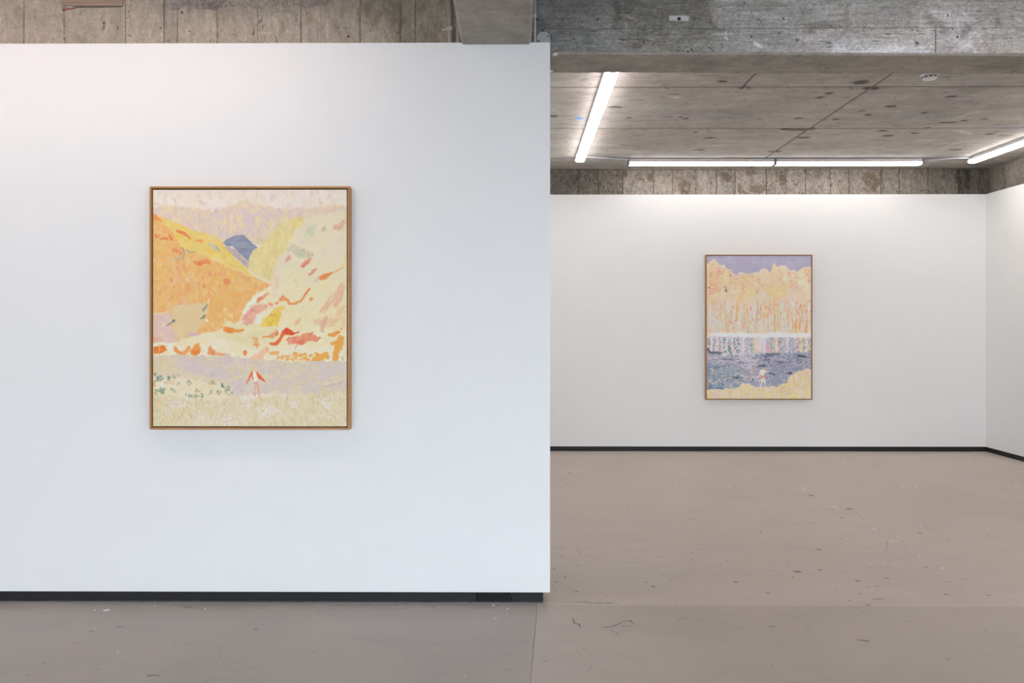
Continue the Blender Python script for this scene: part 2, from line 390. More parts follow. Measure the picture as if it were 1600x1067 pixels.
def paint_valley():
    """autumn valley: pale sky, lilac ranges, orange and cream slopes, blue peak, meadow with a small figure"""
    cv = Canvas(237.5, 293.5, 544.5, 668.5, 2.0, 11)
    k = 340/1600
    A = lambda *p: [(220+u*k, 280+v*k) for u, v in zip(p[0::2], p[1::2])]
    B = lambda *p: [(220+u*k, 470+v*k) for u, v in zip(p[0::2], p[1::2])]
    full = rect(230, 285, 552, 676)
    # sky
    cv.blend(full, [(229, 219, 207), (226, 214, 200), (230, 222, 214), (224, 212, 196)], 22, 16, sharp=1.2)
    cv.dabs(A(85,70, 1520,70, 1520,190, 85,190), 70, [(226,217,207),(218,203,188),(216,208,196),(224,210,197)], (6,16), (3,8), 1.4, .4, (.3,.7))
    for p in (A(432,140,436,165), A(455,155,458,175), A(985,90,985,115), A(1385,118,1392,130), A(1325,130,1325,165)):
        cv.stroke(p, 2.4, (222,178,155), .55)
    for p in (A(250,130,252,200), A(120,80,125,110), A(780,140,782,160), A(965,100,968,140), A(860,80,862,120)):
        cv.stroke(p, 2.0, (196,190,184), .5)
    # far lilac range
    band = A(60,195, 200,182, 300,180, 420,210, 520,216, 600,200, 690,168, 770,150, 850,178, 950,192, 1050,206, 1150,198, 1250,206, 1380,182, 1560,180, 1560,420, 1100,460, 60,460)
    cv.blend(band, [(220,204,184), (214,196,190), (222,206,170), (218,198,182)], 7, 12, 1.2, 1.5, sharp=1.4)
    cv.dabs(A(90,195, 1050,200, 1100,300, 800,420, 500,400, 300,320, 90,240), 150, [(206,190,200),(214,190,184),(224,208,168),(223,206,178),(209,195,190)], (5,13), (2.2,5), 1.5, .3, (.35,.8))
    for u,v,l,w in ((570,270,14,6),(600,260,9,5),(640,280,16,5),(665,215,10,5),(690,300,14,4),(800,285,20,13),(850,240,9,5),(878,235,9,5),(940,245,16,10),(1040,240,12,5),(888,330,14,6),(800,365,9,8),(1125,225,9,5),(1185,235,10,4),(700,240,9,4),(760,230,11,5),(1010,220,9,4)):
        p = A(u,v)[0]; cv.dab(p[0],p[1],l,w,1.45,(211,194,202),.7)
    for u,v,l,w in ((620,300,18,4),(660,360,14,5),(770,180,10,9),(745,330,16,4),(860,310,18,5),(970,310,16,5),(1075,290,14,7),(1140,230,8,4),(690,350,14,4),(820,220,8,5),(1060,215,8,5)):
        p = A(u,v)[0]; cv.dab(p[0],p[1],l,w,1.4,(226,209,166),.75)
    cv.stroke(A(1255,215,1300,205,1370,215,1430,190,1500,195), 6, (222,200,170), .7)
    cv.stroke(A(870,440,930,470), 11, (211,197,160), .8, soft=2)
    cv.stroke(A(690,382,740,380), 3, (213,188,196), .8)
    # right-hand pale hill
    cv.blend(A(1180,270, 1300,255, 1560,215, 1560,1100, 960,1100, 940,760, 960,620, 1040,500), [(223,214,190),(221,212,180),(219,209,186),(226,216,186)], 16, 14, 1.2, 3, sharp=1.3)
    # yellow-green hill
    cv.blend(A(1200,262, 1080,300, 1000,342, 955,408, 905,460, 865,498, 822,535, 800,580, 790,625, 795,655, 830,692, 900,722, 965,748, 990,735, 985,640, 1010,580, 1060,520, 1105,440, 1150,360, 1215,300),
             [(221,207,146),(217,205,150),(224,210,158),(214,198,140)], 9, 14, 1.0, 1.6, sharp=1.4)
    cv.dabs(A(830,560, 960,430, 1050,350, 1180,290, 1080,450, 980,600, 970,720, 840,680), 40, [(222,206,138),(226,213,160),(214,200,146)], (9,20), (3,6), 1.75, .25, (.3,.6))
    cv.stroke(A(1120,300,1165,330), 9, (221,203,128), .5, soft=3)
    # blue peak and mauve foot
    cv.poly(A(600,460, 640,430, 690,405, 755,402, 780,420, 862,497, 826,525, 805,560, 797,598, 760,575, 735,548, 700,510, 672,485, 645,488, 622,478), (140,146,166), .35, .6, var=5, vs=(12,3))
    for p in (A(690,425,730,418), A(665,455,720,462), A(740,500,800,540), A(700,490,745,512), A(760,460,800,480)): cv.stroke(p, .9, (166,164,168), .55)
    cv.poly(A(606,482, 650,492, 690,505, 735,545, 750,575, 797,600, 792,655, 745,612, 690,565, 650,530), (186,170,172), .4, .7, var=5)
    cv.dab(*A(660,515)[0], 9, 6, .7, (205,176,164), .8); cv.dab(*A(760,600)[0], 11, 5, 1.0, (170,164,178), .6)
    cv.stroke(A(735,560,797,602), 1.4, (226,204,140), .8)
    # left slope: yellow ridge over orange
    ridge = A(60,232, 130,262, 200,285, 290,322, 370,365, 480,392, 560,418, 606,462, 640,520, 700,578, 760,632, 800,680, 880,735, 985,772, 900,850, 830,900, 745,1000, 745,1300, 60,1300)
    cv.blend(ridge, [(231,182,116),(229,174,106),(233,192,132),(226,176,118),(232,186,112)], 9, 9, .8, .8, sharp=1.6)
    yel = A(60,232, 130,262, 200,285, 290,322, 370,365, 480,392, 560,418, 606,462, 640,520, 700,578, 760,632, 800,680, 850,722, 800,715, 740,665, 640,645, 560,600, 470,560, 330,512, 285,480, 255,420, 200,345, 100,290)
    cv.blend(yel, [(229,200,112),(226,196,104),(228,206,138),(222,200,120)], 8, 7, .9, .8, sharp=1.6)
    cv.dabs(A(220,300, 420,385, 600,470, 700,600, 780,680, 600,600, 400,510, 280,420), 45, [(230,196,94),(226,206,140),(231,190,110),(224,204,124)], (6,14), (2.5,5), .65, .3, (.4,.8))
    cv.dabs(A(85,300, 200,345, 300,510, 560,600, 780,690, 950,780, 800,900, 560,980, 85,980), 420, [(240,200,140),(222,150,96),(231,170,104),(235,192,128),(228,164,112),(233,198,146),(226,170,124),(229,180,100),(231,187,150)], (4,12), (2,5), 1.35, .5, (.3,.7))
    cv.dabs(A(85,560, 260,560, 400,720, 420,900, 85,960), 70, [(228,196,150),(232,178,140),(236,186,118),(222,190,140)], (6,14), (3,6), 1.45, .4, (.3,.7))
    cv.stroke(A(780,655,840,705,900,732,985,770), [2,5,5,4], (228,214,184), .9)
    cv.stroke(A(560,585,640,645,740,668,800,712), 2.2, (231,206,140), .8)
    cv.stroke(A(430,520,500,548,560,588), 2.0, (230,208,160), .8)
    # red-orange touches on the left slope
    RO = (229,136,92)
    for p, w in ((A(92,250,96,290),4),(A(105,262,118,290),4),(A(112,270,150,300),2.5)): cv.stroke(p, w, (233,142,86), .85)
    for p in (A(98,400,112,418,126,408), A(140,432,160,428), A(165,425,190,430,195,440), A(205,405,218,440), A(215,418,225,440)): cv.stroke(p, 2.6, (226,122,84), .85)
    cv.stroke(A(268,372,300,385,330,400), 4.6, (226,128,84), .9); cv.stroke(A(340,408,356,425), 4, (228,120,82), .9); cv.stroke(A(405,440,445,446), 4, (226,148,100), .8)
    for p in (A(232,505,238,528), A(250,508,262,535), A(268,515,290,540)): cv.stroke(p, 3.6, (228,136,96), .75)
    cv.stroke(A(400,605,430,612,460,600,495,600), [6,8,7,7], (228,136,88), .85); cv.dab(*A(435,618)[0], 8, 5, 0, (222,120,84), .7)
    cv.dab(*A(632,748)[0], 12, 11, .6, (223,140,92), .85); cv.dab(*A(508,692)[0], 6, 10, 0, (224,150,112), .75)
    cv.dab(*A(580,690)[0], 9, 4, .1, (226,152,114), .7); cv.dab(*A(222,740)[0], 5, 7, 0, (226,142,110), .8)
    cv.stroke(A(330,800,342,760,350,820), 4, (226,150,116), .6); cv.stroke(A(262,640,285,700), 6, (228,156,116), .6); cv.stroke(A(300,620,330,660), 5, (229,150,104), .5)
    cv.stroke(A(655,920,680,890,720,880,760,870), 5, (225,148,100), .55); cv.stroke(A(760,720,790,730), 8, (218,160,112), .5)
    # grey-green twigs
    cv.stroke(A(308,500,315,540,305,580), [2,4,3], (172,172,156), .9); cv.stroke(A(295,490,318,530), 1.4, (190,130,100), .8)
    cv.stroke(A(330,510,360,528,395,528), [2,3,2], (180,172,142), .9); cv.dab(*A(255,578)[0], 14, 5, -.2, (186,182,164), .7)
    cv.stroke(A(505,465,540,490,570,515), [6,7,4], (204,190,168), .9); cv.stroke(A(555,485,580,520), 2.5, (168,170,170), .7)
    cv.stroke(A(365,690,370,740), 2.5, (204,178,148), .7); cv.stroke(A(395,750,400,800), 2.5, (206,180,146), .7)
    # orange tongue, beige and pink patches (lower left)
    cv.poly(B(430,-40, 600,-60, 860,-90, 800,30, 745,110, 690,165, 600,205, 470,250, 440,240, 470,180, 500,90, 510,20), (231,179,112), 1.2, .9, var=3)
    cv.dabs(B(480,160, 590,60, 740,60, 690,160, 580,210, 460,240), 40, [(234,188,124),(236,198,140),(228,170,104),(238,204,160)], (5,12), (2.5,5), 1.2, .4, (.4,.8))
    cv.blend(B(225,45, 330,22, 450,18, 500,40, 480,110, 440,180, 405,240, 330,265, 310,312, 232,312, 245,240, 225,150, 215,90), [(218,195,152),(215,190,146),(221,200,158)], 9, 9, 1.0, .8, sharp=1.2)
    cv.blend(B(70,85, 225,90, 215,160, 245,240, 235,310, 70,320), [(221,192,180),(217,190,176),(224,200,184),(214,184,178)], 10, 9, 1.0, .9, sharp=1.3)
    cv.stroke(B(140,185,165,172,215,168), 1.5, (236,222,190), .9); cv.stroke(B(85,90,150,95,190,85), 3, (236,206,160), .7)
    for p, w, c in ((B(236,148,238,150),4.4,(112,124,116)), (B(185,180,205,172,225,158),[3,3.6,2],(156,160,132)), (B(455,72,475,45,490,20),[2.6,3.2,2.4],(136,150,138)), (B(494,12,502,-20),[2.4,1.2],(228,230,222)), (B(440,130,455,122,468,112),[2,3.4,4],(134,146,122)), (B(480,140,490,150),2.5,(236,228,214))):
        cv.stroke(p, w, c, .95, .5)
    cv.stroke(B(362,250,385,255,412,245), [5,7,5], (208,178,200), .8)
    cv.poly(B(85,265, 130,270, 160,300, 85,312), (224,178,146), .7, .8)
    # cream hollow and the pale right slope
    cream = B(70,318, 230,312, 330,280, 440,250, 600,210, 700,165, 760,95, 850,-60, 960,-120, 1010,-60, 1030,60, 1025,200, 1060,300, 1540,300, 1540,470, 70,440)
    cv.blend(cream, [(230,219,196),(226,216,182),(232,222,202),(224,212,172)], 14, 10, 1.2, 1.4, sharp=1.4)
    cv.blend(B(640,150, 900,180, 1020,195, 1000,330, 860,360, 760,340, 660,300, 560,260), [(222,210,166),(226,216,178),(219,207,162)], 12, 10, 1.5, 3.5, sharp=1.3)
    cv.blend(B(1020,60, 1100,-80, 1540,-100, 1540,330, 1050,320), [(230,216,176),(228,212,166),(224,208,162),(232,222,186)], 12, 12, 1.6, 4, .85, sharp=1.4)
    cv.blend(A(1040,640, 1540,620, 1540,1000, 1040,1000), [(226,216,176),(222,213,182),(228,216,168)], 16, 14, 2, 9, .7, sharp=1.4)
    cv.stroke(A(985,640,1000,760,985,850), [5,7,9], (222,204,182), .6, soft=2); cv.stroke(A(1010,730,1005,790), 5, (224,186,166), .55, soft=1.5)
    cv.stroke(B(760,85,800,20,850,-15,905,-55), [6,7,6,4], (232,226,212), .95)
    # pink rock, yellow patch
    cv.poly(B(745,165, 760,110, 800,60, 850,28, 905,22, 925,45, 900,80, 850,110, 825,150, 790,180), (225,174,152), 1.1, 1.0, var=7)
    cv.stroke(B(760,130,790,95,830,60), 5, (220,150,138), .6); cv.stroke(B(815,160,840,120), 6, (224,166,152), .7); cv.dab(*B(870,60)[0], 14, 10, .6, (224,176,150), .7)
    cv.poly(B(880,190, 905,140, 960,85, 1010,50, 1075,35, 1035,75, 1030,150, 1010,185, 960,190), (229,197,96), .8, .7, var=7)
    cv.stroke(B(1000,65,1050,50), 7, (231,198,120), .8); cv.stroke(B(885,185,930,130), 2, (222,200,110), .9); cv.stroke(B(1000,100,1015,150), 4, (224,186,88), .7)
    cv.dab(*A(970,935)[0], 6, 6, 0, (226,196,190), .8)
    # red-orange chain on the cream slope
    O = (228,148,96)
    cv.stroke(A(870,880,905,865,945,835), [6,5,2], (226,150,110), .85); cv.stroke(A(865,895,885,880), 5, (222,134,96), .7)
    for u,v in ((925,930),(955,915),(968,920),(1000,910),(1015,905)): cv.dab(*A(u,v)[0], 5, 4.5, .5, (227,150,112), .85)
    cv.stroke(A(1035,885,1055,870,1085,885,1100,915,1135,915,1190,890,1215,855,1230,825,1250,800), [6,8,5,4,4,4,3.4,3.4,3], O, .9)
    cv.dab(*A(1052,875)[0], 10, 8, .2, (228,160,104), .7); cv.stroke(A(1215,848,1252,800), 3.2, (226,132,84), .8); cv.dab(*A(1262,880)[0], 8, 5, -.8, (230,146,86), .9)
    cv.stroke(A(1340,720,1375,705,1405,690,1420,680), [9,7,4,2], (229,138,92), .9); cv.dab(*A(1358,716)[0], 9, 8, .2, (232,140,76), .9); cv.stroke(A(1425,682,1450,672,1500,648), [2.4,2.6,1.4], (230,164,108), .8)
    cv.stroke(A(1290,745,1320,715), 3.5, (204,192,170), .7)
    cv.stroke(A(1195,630,1230,605,1258,580), [5,8,4], (222,140,122), .85); cv.stroke(A(1200,640,1245,600), 2, (214,112,96), .6); cv.stroke(A(1225,600,1252,588), 2, (206,176,140), .6)
    cv.stroke(A(1248,695,1275,675,1298,655), [4,6,4], (216,146,136), .8); cv.stroke(A(1078,595,1090,580,1102,560), [4,7,5], (221,158,136), .85)
    # grey-green block, soft green stroke, brown touches
    cv.stroke(A(1100,510,1130,500,1180,535,1260,550), [9,13,15,9], (204,198,170), .85, soft=1.2); cv.dabs(A(1090,480, 1180,500, 1280,545, 1240,575, 1120,550), 16, [(196,192,160),(208,202,178),(188,186,160)], (5,9), (3,6), .6, .5, (.4,.7))
    cv.poly(A(1225,330, 1300,320, 1280,400, 1215,420), (205,207,178), 1.2, 2.2, .75); cv.stroke(A(1345,365,1368,335), [5,2], (196,180,138), .85); cv.dab(*A(1360,355)[0], 6, 5, 0, (204,186,140), .8)
    cv.stroke(A(1440,345,1470,340,1505,300), [8,9,5], (214,176,152), .8); cv.stroke(A(1470,370,1510,310), 3, (228,170,130), .7); cv.stroke(A(1415,225,1430,218), 3, (206,190,150), .7)
    for p in (A(1512,255,1518,280), A(1515,550,1520,600), A(1490,640,1524,620)): cv.stroke(p, 3.4, (231,208,130), .7)
    cv.dab(*A(1145,740)[0], 4, 8, 0, (210,204,172), .7)
    # right edge pink strokes
    for p, w, c in ((A(1490,760,1460,830,1430,900),[4,9,7],(222,176,146)), (A(1500,790,1480,880,1440,930),[3,6,4],(220,166,138)), (A(1410,850,1370,930,1325,975),[3,6,3],(226,186,152)), (A(1450,850,1400,930,1345,985),[2,4,2],(224,180,146)), (B(1395,0,1350,65,1330,80),[5,4,2],(224,180,146)), (B(1300,150,1350,170,1400,160,1440,140),[8,12,14,8],(226,190,156)), (B(1370,130,1350,180,1345,220),[8,9,6],(218,172,146)), (B(1420,170,1480,120,1500,60),[7,6,4],(228,192,150)), (B(1500,200,1510,120),[4,3],(230,190,150)), (B(1450,110,1480,60,1510,40),[5,7,4],(226,186,140))):
        cv.stroke(p, w, c, .75, 1.4, 1.2)
    cv.dabs(B(1380,60, 1520,30, 1520,150, 1400,140), 24, [(232,212,160),(230,196,150),(236,220,172)], (4,9), (1.6,3), -.9, .4, (.5,.9))
    cv.stroke(B(1145,165,1165,155,1182,125), [5,7,2], (232,184,134), .8)
    # red and orange rocks along the valley floor
    RD = (222,96,62)
    cv.stroke(B(960,320,1000,318,1030,290,1045,255,1065,225), [4,6,6,5,5], (222,110,62), .95, .6); cv.poly(B(1045,238, 1060,205, 1078,195, 1110,215, 1135,232, 1172,226, 1168,240, 1110,252, 1070,250), (221,88,60), .5, .6)
    cv.stroke(B(905,268,940,262,975,268), [3,3,4], (226,146,86), .9); cv.stroke(B(960,262,990,245,1012,228), [6,8,5], (218,158,108), .85); cv.stroke(B(1000,255,1015,240), 3, (204,112,60), .8)
    cv.poly(B(1068,290, 1090,270, 1140,265, 1180,262, 1200,240, 1240,238, 1270,235, 1300,255, 1330,280, 1300,305, 1260,295, 1190,330, 1140,318, 1090,312), (226,148,116), .9, .8, var=9)
    cv.stroke(B(1130,305,1190,312), 6, (222,112,92), .6, soft=1.6); cv.dab(*B(1225,265)[0], 8, 12, .2, (226,156,112), .7); cv.dab(*B(1280,275)[0], 13, 10, .3, (230,148,124), .7); cv.dab(*B(1110,290)[0], 8, 8, 0, (230,160,136), .7)
    cv.stroke(B(1140,352,1148,340,1160,325), 2.4, (229,166,120), .8)
    for p in (B(622,210,650,215,680,220), B(690,222,720,225), B(735,222,758,215)): cv.stroke(p, [8 if p[0][0] < 360 else 4]*len(p), (232,148,72), .9)
    cv.dab(*B(650,218)[0], 12, 10, .2, (231,140,66), .9)
    cv.stroke(B(835,275,850,290,850,320,858,345), [5,6,5,4], (226,166,112), .8, 1.4); cv.stroke(B(835,330,870,325), 3, (222,150,100), .7); cv.dab(*B(770,385)[0], 6, 8, .2, (226,124,60), .9); cv.dab(*B(772,402)[0], 3, 3, 0, (226,124,60), .9)
    cv.stroke(B(815,430,850,418,890,420), [7,10,8], (227,186,152), .85); cv.stroke(B(880,410,905,380,930,355), [9,8,7], (226,188,150), .8); cv.dab(*B(935,365)[0], 6, 10, .2, (228,172,130), .7)
    cv.stroke(B(1400,250,1430,252,1470,232), [5,7,5], (231,150,70), .92); cv.dab(*B(1486,207)[0], 3.4, 3.4, 0, (231,150,70), .9)
    cv.stroke(B(1485,275,1465,330,1445,400,1440,440), [10,12,10,8], (233,160,76), .92, 1.2); cv.stroke(B(1420,315,1450,310), 6, (233,160,76), .9); cv.stroke(B(1500,310,1492,360), 3, (234,176,100), .85); cv.stroke(B(1492,415,1495,435), 3, (234,176,100), .85)
    cv.stroke(B(965,390,990,385,1015,385), [5,6,4], (234,172,94), .9)
    cv.dabs(B(1000,400, 1130,385, 1230,395, 1390,375, 1385,445, 1300,450, 1100,445, 1010,430), 90, [(233,164,80),(235,176,98),(231,158,76),(236,190,126),(228,206,160)], (3,9), (2.2,5), .1, .6, (.5,.95))
    cv.dabs(B(1280,400, 1385,380, 1385,445, 1285,445), 18, [(233,166,78),(234,172,90)], (6,11), (5,7), .1, .4, (.8,1))
    # orange rocks on the left
    cv.poly(B(85,340, 130,332, 185,335, 188,370, 150,385, 125,395, 85,402), (228,130,62), 1.0, .7, var=10); cv.stroke(B(130,335,125,392), 1.2, (236,190,120), .8); cv.stroke(B(150,345,140,385), 2, (224,112,50), .7)
    cv.stroke(B(240,350,262,375,300,400,330,375,350,345), [7,6,6,5,5], (229,142,80), .92); cv.stroke(B(300,395,350,360), 5, (232,164,104), .7)
    cv.poly(B(360,370, 385,345, 405,320, 435,315, 432,385, 395,412, 365,398), (229,140,72), .9, .7, var=9); cv.stroke(B(375,360,395,330), 2, (236,180,110), .7)
    cv.poly(B(488,395, 495,350, 515,330, 545,365, 555,395, 600,390, 640,402, 600,405, 520,402), (229,152,102), .7, .7, var=8); cv.stroke(B(490,390,505,335), 1.5, (234,150,90), .8); cv.stroke(B(560,392,640,402), [6,3], (230,172,130), .8)
    for p in (B(85,325,160,318,230,325), B(190,350,230,345,230,400), B(440,330,480,345,480,400)): cv.stroke(p, 4.5, (234,226,206), .75, soft=1.5)
    # lilac and sand plain
    plain = B(60,408, 200,402, 420,408, 640,405, 760,420, 800,445, 930,440, 1010,442, 1120,452, 1540,448, 1540,700, 900,690, 660,720, 500,640, 60,560)
    cv.blend(plain, [(212,199,175),(208,194,185),(215,203,178),(208,193,182),(212,198,170)], 15, 8, 1.2, 1.0, sharp=1.8)
    cv.blend(B(80,420, 180,415, 250,450, 270,530, 150,560, 80,540), [(213,198,166),(217,203,172)], 9, 9, 1.2, 2, sharp=1.2)
    for pts in (B(240,440,400,435,450,470,380,500,260,490), B(300,500,470,480,480,520,420,540,320,530), B(470,490,640,500,650,560,560,590,480,560), B(560,430,800,425,780,470,620,470), B(680,600,800,590,820,650,700,700,640,620), B(1330,480,1500,460,1520,540,1380,560,1290,530), B(1200,640,1300,600,1320,660,1180,690), B(900,620,1010,560,1040,600,920,680), B(880,490,960,500,940,540,880,530)):
        cv.poly(pts, (207,194,198), 1.8, 2.2, .55, var=3)
    cv.dabs(B(640,440, 1500,460, 1500,680, 900,680, 660,700), 110, [(214,202,172),(208,192,192),(220,208,182),(202,192,172),(212,198,160)], (6,14), (2,4.5), -.5, .5, (.3,.7))
    cv.dabs(B(640,420, 980,440, 1020,600, 920,640), 30, [(214,204,168),(218,206,176)], (8,16), (2,4), -.8, .4, (.3,.6))
    cv.dab(*B(520,550)[0], 8, 7, -.4, (196,184,176), .6)
    cv.stroke(B(1370,640,1420,625,1510,600), [4,5,3], (196,186,166), .65, 1.4); cv.stroke(B(1400,675,1520,670), [5,4], (198,188,168), .6, 1.4); cv.stroke(B(1360,620,1430,605,1520,580), 1.6, (226,216,180), .7)
    for p in (B(290,560,420,560,560,600,640,600,690,570), B(680,590,740,560,780,550)): cv.stroke(p, 2.2, (224,208,164), .6)
    # shrubs on the left
    cv.blend(B(60,570, 200,590, 330,575, 520,600, 640,640, 690,690, 660,730, 400,740, 60,720), [(224,212,178),(220,208,170),(226,214,190)], 9, 8, 1.6, 1.8, .9, sharp=1.5)
    G = [(150,162,138),(128,150,130),(164,170,138),(176,178,142)]
    for u,v,l,w,c in ((95,548,6,6,0),(125,575,9,9,1),(148,580,7,6,1),(203,572,9,6,1),(245,565,7,6,3),(270,550,6,3,3),(350,612,9,8,0),(270,612,7,5,3),(525,608,11,8,2),(598,630,8,7,1),(640,655,8,7,1),(660,685,7,9,0),(632,680,8,8,3),(120,672,14,9,0),(150,660,9,12,0),(105,690,8,8,3),(225,662,8,8,2),(360,705,9,6,1),(400,712,10,6,1),(445,708,7,7,1),(470,790,8,6,1),(490,772,4,5,1),(330,695,6,5,0),(515,680,6,10,3),(405,668,12,5,3),(575,680,8,9,3),(98,622,5,8,3)):
        p = B(u,v)[0]
        for _ in range(7):
            q = np.clip(np.array(G[c])+cv.rng.normal(0, 12), 0, 255)
            cv.dab(p[0]+cv.rng.normal(0, l*.24), p[1]+cv.rng.normal(0, w*.24), cv.rng.uniform(.35, .7)*l, cv.rng.uniform(.3, .55)*w, cv.rng.normal(.4, .6), q, cv.rng.uniform(.4, .85), .5)
    for u,v in ((95,545),(122,578),(200,570),(598,628),(468,792),(490,772)): cv.dab(*B(u,v)[0], 4.5, 4, .5, (106,128,122), .8)
    cv.stroke(B(165,608,230,605,240,615), 3.4, (216,186,152), .8); cv.stroke(B(260,592,330,590), 4, (228,214,196), .8); cv.dab(*B(150,625)[0], 8, 9, 0, (220,222,210), .7)
    # meadow
    mead = B(60,700, 220,715, 400,740, 560,740, 700,710, 860,725, 1000,700, 1200,690, 1540,660, 1540,960, 60,960)
    cv.blend(mead, [(216,205,174),(212,200,160),(221,209,190),(214,202,166)], 9, 9, 2.0, 3.0, sharp=1.6)
    cv.dabs(B(85,730, 560,740, 860,725, 1520,690, 1520,925, 85,925), 900, [(196,186,138),(214,203,158),(208,196,146),(222,212,196),(226,214,206),(204,192,148),(220,206,170),(217,204,160)], (4,10), (1.2,2.8), 1.5, .25, (.4,.85))
    cv.dabs(B(85,720, 350,720, 400,925, 85,925), 120, [(222,192,150),(216,200,144),(226,214,196),(212,188,140),(228,204,176),(206,196,150)], (4,8), (1.5,3), 1.2, .6, (.5,.9))
    for pts, n in ((B(180,730,380,720,380,800,220,800),40),(B(560,860,780,830,780,925,560,925),55),(B(900,760,1060,760,1040,830,880,870),45),(B(1330,740,1440,690,1420,800,1340,800),30),(B(1090,740,1180,780,1140,820),18),(B(700,720,800,720,800,790,700,790),30),(B(380,840,520,830,520,925,380,925),25)):
        cv.dabs(pts, n, [(226,214,212),(224,210,206),(230,220,214)], (2.5,6), (1.8,3.2), 1.3, .6, (.6,1))
        cv.dabs(pts, n//2, [(176,160,160),(188,172,150),(164,158,158)], (1.0,1.8), (.8,1.3), .5, 1, (.5,.8))
    cv.stroke(B(870,890,900,850,960,790), [2,4,5], (225,212,214), .7); cv.stroke(B(930,870,990,810,1040,820), [2,4,3], (225,212,214), .6)
    # the small figure
    cv.stroke(B(845,600,848,650,843,715), [4.4,3.2,1.8], (226,178,166), .8, .4); cv.stroke(B(855,600,868,650,878,718), [4.4,3.6,2.2], (224,168,156), .85, .4)
    cv.stroke(B(842,610,840,700), 1.0, (206,140,140), .6, .3); cv.stroke(B(864,610,878,700), 1.0, (212,130,130), .6, .3)
    cv.poly(B(826,528, 848,526, 868,590, 836,602, 830,575), (234,222,214), .2, .5)
    cv.stroke(B(820,532,806,565,782,612), [2.8,2.6,1.2], (226,104,52), .95, .3); cv.stroke(B(818,532,830,580), [2.4,2.0], (224,112,60), .9, .3)
    cv.poly(B(850,526, 864,532, 890,560, 922,602, 915,606, 882,580, 876,588, 858,560), (226,106,54), .2, .5)
    cv.dab(*B(831,514)[0], 4.2, 3.8, 0, (230,184,104), .95)
    cv.img += cv.nf[..., None]*.003
    return cv

